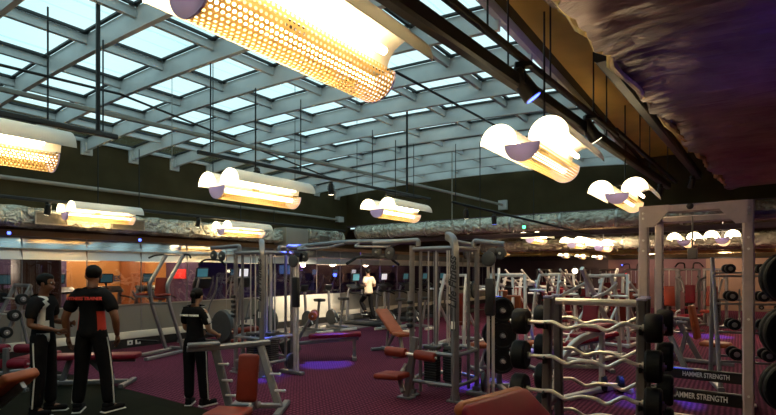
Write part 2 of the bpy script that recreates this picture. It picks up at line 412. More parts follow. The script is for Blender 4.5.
for y in ribs:
    for s in (-1, 1): mb.sweep([(x, y+s*.055, arch(x)+.125) for x in xs], [(-.02,-.012),(.02,-.012),(.02,.012),(-.02,.012)], up=(0,0,1))
mb.build('gasket', 'gasket', sk)
m = MB(); m.bx(XS-.02, XS+.1, YB, YE, ZS, ZS+.6); struct(m.build('trim_8', 'fascia_brown'))

# ---------------------------------------------------------------- foil covered ducts
def sheet(name, x0f, x1f, y0, y1, z, nx, ny, amp, material, label, t=.03, seed=1):
    rnd = random.Random(seed); mb = MB(); G = []
    for j in range(ny+1):
        y = y0+(y1-y0)*j/ny; row = []
        for i in range(nx+1):
            u = i/nx; x = x0f(y)+(x1f-x0f(y))*u
            row.append(mb.bm.verts.new((x+(rnd.uniform(-.05,.05) if i < 2 else 0), y, z + rnd.uniform(-amp, amp) + .05*math.sin(3*y+5*u) - (.04 if i == 0 else 0))))
        G.append(row)
    for j in range(ny):
        for i in range(nx): mb.bm.faces.new((G[j][i], G[j][i+1], G[j+1][i+1], G[j+1][i]))
    # a rolled lip along the left edge
    for j in range(ny):
        pass
    o = mb.build(name, material, None, 6); s = o.modifiers.new('thickness', 'SOLIDIFY'); s.thickness = t; s.offset = 1
    return tag(o, label, 'duct')
def lip(par, xf, y0, y1, z, n, r, seed=3):
    rnd = random.Random(seed); mb = MB()
    pts = [(xf(y0+(y1-y0)*k/n)+rnd.uniform(-.03,.03), y0+(y1-y0)*k/n, z-.015+rnd.uniform(-.02,.02)) for k in range(n+1)]
    mb.tube(pts, r, 7, scales=[rnd.uniform(.6,1.5) for _ in pts]); mb.build('foil_lip', 'foil_gold', par)
xe = lambda y: -.95 + .085*(y-3)
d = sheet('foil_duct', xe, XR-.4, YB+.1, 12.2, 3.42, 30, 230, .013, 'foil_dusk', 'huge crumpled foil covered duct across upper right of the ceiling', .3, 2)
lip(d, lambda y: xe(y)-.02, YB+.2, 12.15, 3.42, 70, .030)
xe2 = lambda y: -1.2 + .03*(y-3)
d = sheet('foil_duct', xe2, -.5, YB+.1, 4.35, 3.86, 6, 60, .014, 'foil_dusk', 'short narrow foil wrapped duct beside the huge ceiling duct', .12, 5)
lip(d, lambda y: xe2(y)-.01, YB+.2, 4.3, 3.85, 40, .016, 8)

def foil_run(label, a, b, w, h, seed, material='foil_silver'):
    rnd = random.Random(seed); a, b = V(a), V(b); n = max(6, int((b-a).length/.16)); mb = MB()
    t = (b-a).normalized(); side = t.cross(V((0,0,1))).normalized(); K = 12; rings = []
    for i in range(n+1):
        c = a.lerp(b, i/n); ring = []
        for k in range(K):
            q = 2*math.pi*k/K; cx, cz = math.cos(q), math.sin(q); f = 1+rnd.uniform(-.13,.13)
            sq = .5*(abs(cx)**.6)*(1 if cx > 0 else -1); sz = .5*(abs(cz)**.6)*(1 if cz > 0 else -1)
            ring.append(mb.bm.verts.new(c + side*sq*w*f + V((0,0,1))*sz*h*f))
        rings.append(ring)
    for A, B in zip(rings, rings[1:]):
        for k in range(K): mb.bm.faces.new((A[k], A[(k+1) % K], B[(k+1) % K], B[k]))
    mb.bm.faces.new(rings[0]); mb.bm.faces.new(list(reversed(rings[-1])))
    return tag(mb.build('foil_duct', material, None, 20), label, 'duct')
foil_run('crumpled silver foil duct running above the left glass wall', (XL+.27, YB+.2, 2.70), (XL+.27, 9.9, 2.70), .44, .38, 11)
foil_run('crumpled silver foil duct above glass past the cream column', (XL+.27, 11.0, 2.78), (XL+.27, YE-.7, 2.78), .44, .42, 12)
def round_duct(label, a, b, r, nb):
    a, b = V(a), V(b); mb = MB(); mb.cyl(a, b, r, n=24); o = mb.build('round_duct', 'foil_silver'); mb = MB()
    for k in range(nb+1):
        c = a.lerp(b, (k+.02)/(nb+.04)); t = (b-a).normalized()*.025; mb.cyl(c-t, c+t, r*1.06, n=24)
    mb.build('clamp_band', 'rail_steel', o)
    for k in (.15,.5,.85): mb = MB(); c = a.lerp(b, k); mb.bx(c.x-.015, c.x+.015, c.y-.004, c.y+.004, c.z, 3.2 if a.y < YE else 3.05); mb.build('hanger_strap', 'rail_steel', o)
    return tag(o, label, 'duct')
round_duct('long silver round duct under the dark end fascia', (XL+.7, YE-.25, 2.98), (1.6, YE-.25, 2.98), .215, 9)
round_duct('thick silver duct crossing the far room near the ceiling', (-8, 17.6, 2.62), (3.5, 17.6, 2.62), .22, 7)
round_duct('silver duct seen through the upper power rack', (-3.2, 21.2, 2.72), (1.2, 21.2, 2.72), .26, 4)
foil_run('gold lit crumpled foil duct along the far room ceiling', (-9.5, 20.6, 2.55), (-3.8, 20.6, 2.55), .4, .24, 14, 'foil_gold')
foil_run('gold lit foil duct closest to the far wall', (-10, 24.3, 2.55), (XR-.4, 24.3, 2.55), .4, .26, 15, 'foil_gold')
m = MB(); m.bx(XL+.02, XR, YE-.06, YE+.1, 2.62, 2.74, .01); struct(m.build('trim_9', 'trim_mauve'))

# air grilles on the foil duct
def grille(label, y, w, x=None, z=2.68, par=None):
    t = thing('air_grille', label, 'vent', (XL+.5, y, z), 0, 'grilles on the ducts above the glass')
    mb = MB(); 
    for (y0,y1,z0,z1) in ((-w/2,w/2,.09,.115),(-w/2,w/2,-.115,-.09),(-w/2,-w/2+.025,-.09,.09),(w/2-.025,w/2,-.09,.09)): mb.bx(0,.03,y0,y1,z0,z1)
    mb.build('frame', 'white_pipe', t)
    mb = MB()
    for k in range(9): mb.box((.01, 0, -.08+.02*k), (.006, w-.05, .016), ry(35))
    mb.build('slat', 'white_pipe', t)
    mb = MB(); mb.bx(-.006, 0, -w/2+.02, w/2-.02, -.1, .1); mb.build('backing', 'black_metal', t)
grille('pale air grille above the two standing trainers', 4.05, .55)
grille('pale air grille right of the first foil duct lamp', 5.5, .7)
grille('pale air grille above the glass near the cream column', 8.55, .5)
grille('small pale air grille above glass past cream column', 11.6, .5)

# ---------------------------------------------------------------- pipes, rails, rods under the skylight
def pipe(label, pts, r, material, cat='pipe', name='pipe', square=None, group=None):
    mb = MB()
    if square: mb.bar(pts, *square)
    else: mb.tube(pts, r, 8)
    return tag(mb.build(name, material), label, cat, group)
pipe('thin pale pipe along the dark left fascia wall', [(XL+.06, YB+.2, 3.42), (XL+.06, 12.7, 3.42)], .04, 'white_pipe')
m = MB(); m.bx(XL+.0, XL+.16, 12.7, 12.95, 3.34, 3.52); tag(m.build('junction_box', 'bracket_white'), 'small white box at the end of the left fascia pipe', 'box')
a = at(-30, 82, 5.6); b = at(478, 198, 12.6); b = V((b.x, YE-.12, b.z))
pipe('long pale tie bar crossing under the glass roof to end fascia', [a, b], .03, 'white_pipe', 'pipe', 'tie_bar', (.05, .06))
m = MB(); m.box((b.x, YE-.06, b.z), (.24, .1, .26)); tag(m.build('wall_bracket', 'bracket_white'), 'square white bracket where tie bar meets end fascia', 'bracket')
pipe('thin dark conduit hung below the glass roof on the left', [at(-20, 60, 5.2), at(120, 94, 7.0), at(335, 180, 12.0)], .018, 'black_metal')
pipe('thin dark conduit below the main lamp toward the end fascia', [at(396, 72, 6.0), at(500, 128, 9.2), at(560, 150, 11.2)], .018, 'black_metal')

rods = 0
def rod(px, y0, y1, d, r=.008, material='black_metal', lab=None):
    global rods
    a, b = at(px, y0, d), at(px, y1, d)
    return a, b, r, material
def hang_rods(par, pts, top=None, r=.009):
    for p in pts:
        mb = MB(); zt = top if top else (arch(min(max(p[0], XL), XS))-.1 if p[0] < XS else ZS)
        mb.tube([p, (p[0], p[1], zt)], r, 6); mb.build('hanging_rod', 'black_metal', par)
def rail(label, a, b, w, h, hangers, name='track_rail'):
    a, b = V(a), V(b); mb = MB(); mb.bar([a, b], w, h, up=(0,0,1))
    o = mb.build(name, 'cap_black'); tag(o, label, 'rail', None)
    hang_rods(o, [a.lerp(b, t) for t in hangers]); return o
rA = (at(392, -4, 2.98), at(668, 186, 10.2))
rail('thick black lighting beam descending from top centre to right', rA[0]-(rA[1]-rA[0])*.5, rA[1], .10, .13, (.1, .45, .67, .87))
rB = (V((-1.62, 3.05, 3.55)), V((-1.36, 7.35, 3.55)))
rail('slimmer black spotlight rail above the thick lighting beam', rB[0]-(rB[1]-rB[0])*.9, rB[1], .05, .06, (.2, .54, .7, .87))
rC = (V((-.98, 4.6, 3.58)), V((-.66, 11.6, 3.58)))
rail('black cable tray along the edge of the huge foil duct', rC[0], rC[1], .12, .14, (.05, .25, .5, .8), 'cable_tray')
rail('black spotlight rail above the lamp over left cable station', at(198, 152, 6.2), at(430, 199, 11.5), .05, .05, (.03, .3, .62))
rail('short black spotlight rail at far left under glass roof', at(-30, 107, 4.3), at(116, 137, 6.0), .06, .06, (.45, .88))
rail('black spotlight rail along the left fascia behind lamps', (XL+.75, YB+.4, 2.98), (XL+.75, 12.3, 2.98), .05, .06, (.3, .55, .8))
rail('black spotlight rail above the lamp near centre end fascia', at(386, 193, 9.6), at(420, 198, 10.6), .04, .04, (.8,))
rail('thin black spotlight rail in front of the silver end duct', at(452, 202, 10.4), at(600, 237, 12.8), .045, .045, (.02, .5))
rail('black track rail bent low near green sign', at(616, 130, 6.7), at(676, 182, 10.4), .05, .06, (.3, .8))
# long vertical rods
for px, y0, y1, d, r, lab in ((98,-8,131,5.2,.022,'thick black vertical rod left of the main lamp'),
        (407,68,192,8.4,.02,'thick black vertical rod right of the main lamp end'),
        (213,38,172,6.6,.006,'thin dark hanging wire left under the main lamp'),
        (172,54,162,8.2,.006,'thin grey hanging wire between two ribs on left'),
        (295,70,196,9.4,.006,'thin dark hanging wire below the middle of main lamp'),
        (357,95,200,10.6,.006,'thin dark hanging wire below right half of main lamp'),
        (452,100,225,11.6,.014,'thin pale vertical rod before the end fascia'),
        (480,175,232,10.2,.010,'dark vertical rod left of the round lamp domes')):
    p, q = at(px, y1, d), at(px, y0, d); q.z = max(q.z, arch(min(max(p.x, XL), XS))-.12)
    mb = MB(); mb.tube([p, q], r, 6); tag(mb.build('hanging_rod', 'black_metal' if 'pale' not in lab and 'grey' not in lab else 'white_pipe'), lab, 'rod')

# ---------------------------------------------------------------- the butterfly lamps
def halfarc(r, a0, a1, n): return [(r*math.sin(R(a0+(a1-a0)*k/n)), r*math.cos(R(a0+(a1-a0)*k/n))) for k in range(n+1)]
def make_lamp(label):
    t = thing('pendant_lamp', label, 'lamp', (0,0,0), 0, 'long perforated pendant lamps with paired white wings')
    L = 1.25; mb = MB(); n = 20; q = [(.15*math.cos(math.pi+math.pi*k/n), .15*math.sin(math.pi+math.pi*k/n)) for k in range(n+1)]
    A = [mb.bm.verts.new((x, 0, z)) for x, z in q]; B = [mb.bm.verts.new((x, L, z)) for x, z in q]
    for k in range(n): mb.bm.faces.new((A[k], A[k+1], B[k+1], B[k]))
    mb.build('trough', 'perforated_steel', t, 60)
    for y in (0, L):
        mb = MB(); mb.prism([(x*1.02, z*1.02) for x, z in q], Matrix.Translation((0, y, 0)) @ Euler((R(90),0,0)).to_matrix().to_4x4(), .012); mb.build('end_cap', 'lamp_lilac', t)
    mb = MB(); mb.cyl((0,.03,-.035), (0,L-.03,-.035), .03, n=10); mb.build('light_tube', 'trough_glow', t)
    for s in (-1, 1):
        mb = MB(); prof = []
        cx, r = .215*s, .165
        arcp = [(cx + r*math.cos(math.pi*k/14), .03 + r*math.sin(math.pi*k/14)) for k in range(15)]
        inn = [(cx + (r-.006)*math.cos(math.pi*k/14), .03 + (r-.006)*math.sin(math.pi*k/14)) for k in range(15)]
        poly = arcp + inn[::-1]; f0 = []
        A = [mb.bm.verts.new((x, .02, z)) for x, z in poly]; B = [mb.bm.verts.new((x, L+.05, z)) for x, z in poly]; N = len(poly)
        for k in range(N): mb.bm.faces.new((A[k], A[(k+1) % N], B[(k+1) % N], B[k]))
        w = mb.build('wing', 'wing_white', t, 40)
        mb = MB(); mb.prism([(x, z) for x, z in arcp], Matrix.Translation((0, .012, 0)) @ Euler((R(90),0,0)).to_matrix().to_4x4(), .012); mb.build('end_dome', 'dome_glow', w)
        mb = MB(); mb.cyl((cx*.75, .05, .075), (cx*.75, L*.9, .075), .022, n=8); mb.build('light_tube', 'tube_glow', w)
    mb = MB(); mb.bx(-.03, .03, .55, .62, -.0, .2); mb.bx(-.22, .22, .56, .61, .185, .21); mb.build('hanger_bracket', 'cap_black', t)
    mb = MB(); mb.tube([(0, .585, .2), (0, .585, 1.35)], .01, 6); mb.build('suspension_rod', 'black_metal', t)
    return t
lamp_lab = [
 ('huge perforated lamp filling the upper middle', at(191, -20, 2.03)),
 ('round domed lamp hanging left of the thick lighting beam', at(522, 143, 4.2)),
 ('lamp above the left cable station', at(217, 186, 6.0)),
 ('lamp beside the end fascia left of centre', at(377, 209, 8.9)),
 ('domed lamp hanging beyond the upper left of power rack', at(617, 193, 6.8)),
 ('perforated lamp cut off by the left edge', (at(52, 156, 4.6) - V((0,1.25,0)))),
 ('lamp against left foil duct nearest the standing trainers', at(65, 212, 9.3)),
 ('lamp against left foil duct before the cream column', at(221, 229, 12.1)),
 ('lamp in the far room nearest the end duct', at(530, 238, 15.6)),
 ('lamp low over far machines next to the centre station', at(498, 251, 22.0)),
 ('far lamp right of the nearest far room lamp', at(572, 243, 15.5)),
 ('far lamp just left of power rack upright', at(599, 246, 15.0)),
 ('far lamp framed by the power rack, left of two', at(684, 240, 12.6)),
 ('far lamp framed by the power rack, right of two', at(722, 238, 12.2)),
]
L0 = None
for lab, p in lamp_lab:
    if L0 is None: L0 = make_lamp(lab); L0.location = p
    else: dup(L0, lab, p, 0)
L2 = [('tiny distant lamp low before the far mauve wall, leftmost', at(563, 256, 23.0)), ('tiny distant lamp low before the far mauve wall, middle', at(580, 257, 23.2)), ('tiny distant lamp low before the far mauve wall, rightmost', at(597, 257.5, 23.4))]
for lab, p in L2: dup(L0, lab, p, 0, None, .62)

# ceiling light panels in the room behind the glass
for i, (y, ln, lab) in enumerate(((3.1,1.2,'bright ceiling panel behind glass above the left trainer'),(6.1,1.3,'bright ceiling panel behind glass above the broad trainer'),(8.6,1.5,'bright ceiling panel behind glass left of dip rack'),(12.2,1.3,'bright ceiling panel behind glass right of woman trainer'),(16.5,1.6,'bright ceiling panel behind glass past the cream column'))):
    t = thing('ceiling_light', lab, 'light', (-14.6, y, 2.03), 0, 'ceiling panels behind the glass')
    mb = MB(); mb.bx(-.16, .16, -ln/2, ln/2, -.05, 0); mb.build('frame', 'white_pipe', t)
    for q in (-.4, .4): mb = MB(); mb.cyl((0,q,0),(0,q,.73),.01,n=6); mb.build('hanging_rod', 'white_pipe', t)
    mb = MB(); mb.bx(-.14, .14, -ln/2+.02, ln/2-.02, -.06, -.05); mb.build('diffuser', 'strip_glow', t)

# ---------------------------------------------------------------- spotlights
def spot_thing(label, p, yaw, tilt, lens, first=[None]):
    t = thing('spotlight', label, 'spotlight', p, yaw, 'track spotlights')
    mb = MB(); mb.bx(-.025,.025,-.05,.05,-.03,0,.004); mb.cyl((0,0,-.03),(0,0,-.09),.012,n=8); mb.build('track_adapter', 'cap_black', t)
    rm = Euler((R(tilt),0,0)).to_matrix(); c = V((0,0,-.12)); ax = rm @ V((0,0,-1))
    mb = MB(); mb.lathe([(.02,-.10),(.045,-.08),(.05,.0),(.056,.10),(.05,.105)], c, ax, 14); b = mb.build('lamp_can', 'cap_black', t)
    mb = MB(); mb.lathe([(.044,.103),(.044,.108)], c, ax, 14); mb.build('lens', lens, b)
    mb = MB(); mb.tube([c+V((.058,0,-.02)), (.058,0,-.07),(0,0,-.085),(-.058,0,-.07), c+V((-.058,0,-.02))], .006, 6); mb.build('yoke', 'black_metal', t)
    return t
def onrail(a, b, t): p = V(a).lerp(V(b), t); p.z -= .03; return p
q = spot_thing('black spotlight with violet lens on slimmer rail near top centre', onrail(rB[0], rB[1], .28), -60, 35, 'blue_glow'); q.scale = (1.5,1.5,1.5)
q = spot_thing('black spotlight with pale lens at end of slimmer rail', onrail(rB[0], rB[1], .72), -50, 35, 'warm_glow'); q.scale = (1.4,1.4,1.4)
spot_thing('black spotlight above the lamp over left cable station', at(257, 168, 6.6), 30, 5, 'blue_glow')
spot_thing('black spotlight on rail below glass roof centre left', at(331, 182, 8.9), 30, 5, 'warm_glow')
spot_thing('black spotlight above lamp beside end fascia', at(386, 195, 9.3), 40, 5, 'warm_glow')
spot_thing('black spotlight above the lamp cut off by left edge', at(35, 126, 5.0), 30, 5, 'warm_glow')
spot_thing('small black spotlight on left fascia rail near first grille', (XL+.75, 3.9, 2.95), 100, 20, 'warm_glow')
spot_thing('small black spotlight on left fascia rail right of lamp', (XL+.75, 7.0, 2.95), 100, 20, 'warm_glow')
spot_thing('black spotlight before the end duct right of centre lamp', at(466, 208, 10.6), 10, 12, 'warm_glow')
spot_thing('black spotlight before the end duct above centre station', at(494, 214, 11.2), 10, 12, 'blue_glow')
spot_thing('black spotlight with blue lens below thick lighting beam', at(660, 184, 9.6), 30, 25, 'blue_glow')
spot_thing('black spotlight hanging over the top of power rack', at(692, 176, 9.4), 30, 30, 'cap_black')
for lab, px, py, d, mt in (('small green indicator lamp on the end duct', 524, 227, 12.6, 'green_glow'), ('blue lamp glowing behind the glass past column', 335, 275, 18.5, 'blue_glow'),
        ('small blue lamp over the dip rack behind the trim', 140, 240, 10.7, 'blue_glow'), ('tiny blue lamp at the left edge trim', 9, 233, 8.8, 'blue_glow'),
        ('tiny blue lamp high on far mauve wall left', 622, 265, 23.6, 'blue_glow'), ('tiny red lamp on the far machine row', 626, 274, 19.5, 'red_glow'), ('round white globe lamp over the far machines', 575, 271, 13.6, 'warm_glow')):
    t = thing('indicator_lamp', lab, 'lamp', at(px, py, d))
    r = {'warm_glow': .075, 'blue_glow': .03 if 'tiny' in lab or 'small' in lab else .07}.get(mt, .045)
    mb = MB(); mb.ball((0,0,0), r, 12, 8); mb.build('bulb', mt, t)
    mb = MB(); mb.lathe([(r*.5,-.0),(r*.55,r*.6),(r*.25,r*1.3)], (0,0,r*.5), (0,0,1), 10); mb.build('holder', 'cap_black', t)
# ================================================================ gym equipment
def pad(par, name, c, size, material, rot=None, bev=.025, label=None):
    mb = MB(); mb.box(c, size, rot, bev, 3); return mb.build(name, material, par, 50, label)
def roller(par, a, b, r=.06, material='red_vinyl', name='roller_pad'):
    a, b = V(a), V(b); ax = (b-a); L = ax.length; mb = MB()
    mb.lathe([(r*.55,0),(r*.9,.008),(r,.03),(r,L-.03),(r*.9,L-.008),(r*.55,L)], a, ax, 16)
    o = mb.build(name, material, par, 50); mb = MB(); mb.cyl(a-ax.normalized()*.02, b+ax.normalized()*.02, .014, n=10); mb.build('axle', 'chrome', o); return o
def tb(par, name, pts, r, material='silver_paint', f=.06, n=8):
    mb = MB(); mb.tube(fil(pts, f), r, n); return mb.build(name, material, par)
def br(par, name, pts, w, h, material='silver_paint', f=0, up=None):
    mb = MB(); mb.bar(fil(pts, f) if f else pts, w, h, up); return mb.build(name, material, par)
def disc(par, name, c, r, t, material='black_plastic', axis=(0,1,0), n=22):
    mb = MB(); mb.lathe([(r*.2,-t/2),(r*.85,-t/2),(r,-t*.3),(r,t*.3),(r*.85,t/2),(r*.2,t/2)], c, axis, n); return mb.build(name, material, par, 50)
def pulley(par, c, axis=(0,1,0), r=.075):
    o = disc(par, 'pulley', c, r, .035, 'dark_grey_plastic', axis)
    mb = MB(); ax = V(axis).normalized(); mb.cyl(V(c)-ax*.03, V(c)+ax*.03, .018, n=10); mb.build('hub', 'chrome', o); return o

# ---- cable station: four posts, two weight stacks, booms, low seat
def make_station(label, loc, bar_len, extras):
    t = thing('cable_station', label, 'cable machine', loc, 0)
    W = .33
    # front right tower carries the maker's script
    br(t, 'tower', [(W,-W,0),(W,-W,2.0),(W-.05,-W+.04,2.12),(W-.18,-W+.14,2.17)], .115, .085, 'silver_paint', .06, up=(1,1,0))
    for (x, y) in ((-W,-W),(W,W),(-W,W)):
        tb(t, 'post', [(x,y,0),(x,y,2.05)], .036, 'dark_silver', n=10)
    for (x, y) in ((-W+.1,-W+.06),(W-.1,W-.06)):
        tb(t, 'post', [(x,y,.05),(x,y,2.0)], .024, 'dark_silver', n=8)
    for (x, y) in ((W,-W),(-W,-W),(W,W),(-W,W)):
        mb = MB(); mb.box((x,y,.012), (.2,.12,.024), None, .006); mb.box((x,y,.05),(.1,.08,.06)); mb.build('foot_plate', 'silver_paint', t)
    for (a, b) in (((-W,-W),(W,-W)),((-W,W),(W,W)),((-W,-W),(-W,W)),((W,-W),(W,W))):
        tb(t, 'top_rail', [(*a,2.0),(*b,2.0)], .03, 'dark_silver')
        m_ = ((a[0]+b[0])/2*1.25, (a[1]+b[1])/2*1.25)
        tb(t, 'guard_rail', [(*a,.60),(*m_,.62),(*b,.60)], .026, 'silver_paint', .2)
        tb(t, 'guard_rail', [(*a,.20),(*m_,.22),(*b,.20)], .026, 'silver_paint', .2)
    # weight stacks
    for (x, y) in ((-.12,-.14),(.14,-.02),(0,.18)):
        mb = MB()
        for k in range(13): mb.box((x,y,.16+.035*k), (.2,.12,.031), None, .004, 1)
        s = mb.build('weight_stack', 'black_plastic', t)
        for dx in (-.06,.06):
            mb = MB(); mb.cyl((x+dx,y,.1),(x+dx,y,2.0),.011,n=8); mb.build('guide_rod', 'chrome', s)
        mb = MB(); mb.cyl((x,y,.6),(x,y,2.0),.005,n=6); mb.build('cable', 'black_rubber', s)
        mb = MB(); mb.box((x,y,.645),(.22,.13,.05),None,.01); mb.build('top_plate', 'dark_grey_plastic', s)
    # booms with pulleys
    def boom(p0, p1, lb, axis):
        p0, p1 = V(p0), V(p1); dr = (p1-p0).normalized()
        bm_ = tb(t, 'boom', [p0, p0+V((0,0,.08)), p1+V((0,0,.0))], .034, 'silver_paint', .08, 10)
        side = axis
        pulley(t, p1-dr*.06+V((0,0,-.12)), side, .085); pulley(t, p0.lerp(p1,.62)+V((0,0,-.12)), side, .085)
        mb = MB(); mb.cyl(p1-dr*.02+V((0,0,-.1)), p1-dr*.02+V((0,0,-.2)), .006, n=6); mb.build('cable', 'black_rubber', t)
        c = p1-dr*.02+V((0,0,-.2)); ba = V(axis)
        if lb:
            mb = MB(); mb.tube(fil([c-ba*lb/2+V((0,0,-.10)), c-ba*lb*.30, c+V((0,0,.0)), c+ba*lb*.30, c+ba*lb/2+V((0,0,-.10))], .08), .016, 8)
            b_ = mb.build('lat_bar', 'black_metal', t)
            for s in (-1,1):
                mb = MB(); mb.tube([c+ba*s*lb*.36+V((0,0,-.03)), c+ba*s*lb/2+V((0,0,-.10))], .02, 8); mb.build('grip', 'black_rubber', b_)
    boom((-W+.1,-W,2.04), (-W-.66,-W,2.10), bar_len, (0,1,0))
    boom((0,W,2.04), (0,W+.55,2.10), 0, (1,0,0))
    boom((W,W-.1,2.04), (W+.45,W-.1,2.06), 0, (0,1,0))
    # adjustable pulley column on the right
    tb(t, 'adjuster_rod', [(W+.26,W-.2,.03),(W+.26,W-.2,1.92)], .022, 'chrome')
    tb(t, 'adjuster_rod', [(W+.33,W-.2,.03),(W+.33,W-.2,1.92)], .022, 'chrome')
    mb = MB(); mb.box((W+.29,W-.2,1.35),(.13,.08,.5),None,.02); mb.build('adjuster_sleeve', 'black_plastic', t)
    mb = MB(); mb.box((W+.2,W-.2,.03),(.5,.09,.05),None,.01); mb.build('base_bar', 'silver_paint', t)
    disc(t, 'pulley', (W+.29,W-.26,1.86), .10, .04, 'dark_grey_plastic', (0,1,0))
    disc(t, 'pulley', (W+.22,W-.26,.22), .13, .05, 'black_plastic', (1,.3,0))
    # placards
    mb = MB(); mb.box((W-.0,-W-.052,1.08), (.07,.006,.30), None, .002, 1); pl = mb.build('placard', 'dark_grey_plastic', t)
    mb = MB(); mb.box((W,-W-.057,1.0),(.055,.004,.10)); mb.build('notice', 'letter_white', pl)
    tx = text('lettering', 'Life Fitness', .15, 'letter_dark', t, (W+.0,-W-.062,1.55), (R(90), R(-90), R(0)), .002, 1.0, .35)
    tx.rotation_euler = Euler((R(90), 0, 0)).to_matrix().to_4x4().to_euler()
    tx.matrix_local = Matrix.Translation((W, -W-.060, 1.55)) @ Matrix.Rotation(R(90), 4, 'X') @ Matrix.Rotation(R(90), 4, 'Z')
    # column of adjustable rack stops
    mb = MB()
    for k in range(5): mb.box((-W,-W-.05,.95+.08*k),(.08,.05,.05),None,.01,1)
    mb.build('stop_block', 'black_plastic', t)
    if extras:
        br(t, 'seat_post', [(-.30,-.52,.02),(-.17,-.50,.82)], .09, .07)
        mb = MB(); mb.box((-.30,-.52,.012),(.22,.14,.024),None,.006); mb.build('foot_plate', 'silver_paint', t)
        roller(t, (-.56,-.62,.62), (-.24,-.62,.62), .065, 'red_vinyl'); roller(t, (-.10,-.62,.62), (.20,-.62,.60), .065, 'red_vinyl')
        tb(t, 'roller_axle', [(-.56,-.62,.62),(.20,-.62,.605)], .018, 'chrome')
        pad(t, 'seat', (-.36,-.78,.34), (.40,.30,.075), 'red_vinyl', ry(-4), .03)
        br(t, 'seat_arm', [(-.30,-.52,.45),(-.32,-.66,.30),(-.2,-.75,.14)], .06, .05)
    else:
        br(t, 'seat_post', [(-.62,.05,.02),(-.62,.05,.42)], .08, .06)
        pad(t, 'seat', (-.62,.05,.46), (.34,.30,.07), 'red_vinyl')
        roller(t, (-.55,-.22,.66), (-.55,.32,.66), .055, 'red_vinyl')
        br(t, 'base_bar', [(-.72,.05,.03),(-.33,.05,.03)], .08, .05)
    return t
stC = V((-3.35, 6.14, 0)); stL = V((-6.59, 5.73, 0))
make_station('tall grey cable tower station with red roller seat near the centre', stC, 1.25, True)
make_station('tall grey cable tower station right of the woman trainer', stL, .55, False)
# crossover beam joining the stations
a, b = V((-6.26+.0, 6.06, 2.06)), V((-3.68, 6.0, 2.06))
t = thing('crossover_beam', 'long grey overhead beam spanning between the two cable stations', 'beam', (a+b)/2)
c = (a+b)/2
tb(t, 'beam', [a-c+V((0,0,.05)), V((0,0,.10)), b-c+V((0,0,.05))], .036, 'silver_paint', .4, 10)
tb(t, 'pull_up_bar', [(-.95,0,.07),(-.9,-.25,-.02),(-.2,-.25,0.0),(-.1,0,.07)], .02, 'dark_silver')
tb(t, 'pull_up_bar', [(.2,0,.07),(.3,-.25,0),(.9,-.25,-.02),(.98,0,.06)], .02, 'dark_silver')
mb = MB(); mb.box((-1.02,-.1,-.12),(.16,.12,.16),ry(15),.02); mb.build('mounted_box', 'black_plastic', t)

# ---- dip and chin rack by the wall
t = thing('dip_rack', 'tall bent post dip and chin rack against the glass wall', 'dip rack', flr(160, 10.1), 18)
for s in (-1, 1):
    x = .22*s
    br(t, 'upright', [(x,.42,.06),(x,.02,1.02),(x,-.06,1.42),(x,.42,2.03)], .07, .06, 'silver_paint', .10, up=(1,0,0))
    br(t, 'base_bar', [(x,-.62,.035),(x,.62,.035)], .09, .06, 'silver_paint')
    tb(t, 'chin_handle', [(x,.42,2.0),(x*1.2,.42,2.05),(x*2.0,.34,2.03),(x*2.4,.26,1.97)], .019, 'black_metal')
    tb(t, 'dip_handle', [(x,-.02,1.18),(x,-.42,1.20),(x*1.1,-.46,1.32)], .02, 'dark_silver')
    pad(t, 'arm_pad', (x*1.25,-.22,1.23), (.10,.34,.05), 'red_vinyl')
tb(t, 'chin_bar', [(-.24,.40,2.04),(.24,.40,2.04)], .022, 'dark_silver'); br(t, 'cross_bar', [(-.26,.58,.06),(.26,.58,.06)], .07, .06)
br(t, 'cross_bar', [(-.22,0,1.05),(.22,0,1.05)], .06, .05)
pad(t, 'back_pad', (0,.02,1.34), (.26,.07,.46), 'red_vinyl', rx(-8))
br(t, 'step', [(-.24,-.3,.33),(.24,-.3,.33)], .10, .03, 'black_rubber')

# ---- press bench with bar holders (facing the viewer)
def make_press_bench(label, loc, rz, vinyl='red_vinyl'):
    t = thing('press_bench', label, 'bench', loc, rz)
    for s in (-1, 1):
        x = .42*s
        br(t, 'upright', [(x*1.15,.05,.03),(x*.93,.42,.80)], .085, .065, 'silver_paint', 0, up=(1,0,0))
        br(t, 'foot_bar', [(x*1.15,-.25,.035),(x*1.15,.5,.035)], .08, .06, 'silver_paint')
        br(t, 'top_arm', [(x*.93,.5,.83),(x*.93,.05,.81)], .085, .05, 'silver_paint')
        tb(t, 'bar_hook', [(x*.93,.44,.84),(x*.93,.44,.93),(x*.93,.37,.97)], .016, 'chrome')
        for z in (.34,.58):
            mb = MB(); mb.cyl((x*1.05,.20+z*.2,z),(x*1.05+.09*s,.20+z*.2,z),.014,n=8); mb.build('peg', 'chrome', t)
    br(t, 'top_bar', [(-.40,.44,.82),(.40,.44,.82)], .07, .055, 'silver_paint')
    mb = MB(); mb.box((-.1,.38,.865),(.26,.12,.03),None,.008); mb.build('tray', 'white_pipe', t)
    br(t, 'spine', [(0,-.55,.12),(0,.45,.12)], .08, .06, 'silver_paint')
    br(t, 'seat_post', [(0,-.28,.12),(0,-.28,.40)], .08, .06, 'silver_paint')
    br(t, 'back_post', [(0,.28,.12),(0,.16,.62)], .07, .05, 'silver_paint', 0, up=(1,0,0))
    pad(t, 'backrest', (0,.04,.80), (.27,.075,.60), vinyl, rx(-10), .035)
    pad(t, 'seat', (0,-.28,.44), (.32,.44,.08), vinyl, None, .035)
    return t
t = thing('press_bench', 'red press bench with grey angled frame before the woman trainer', 'bench', flr(236, 5.6), 35.1)
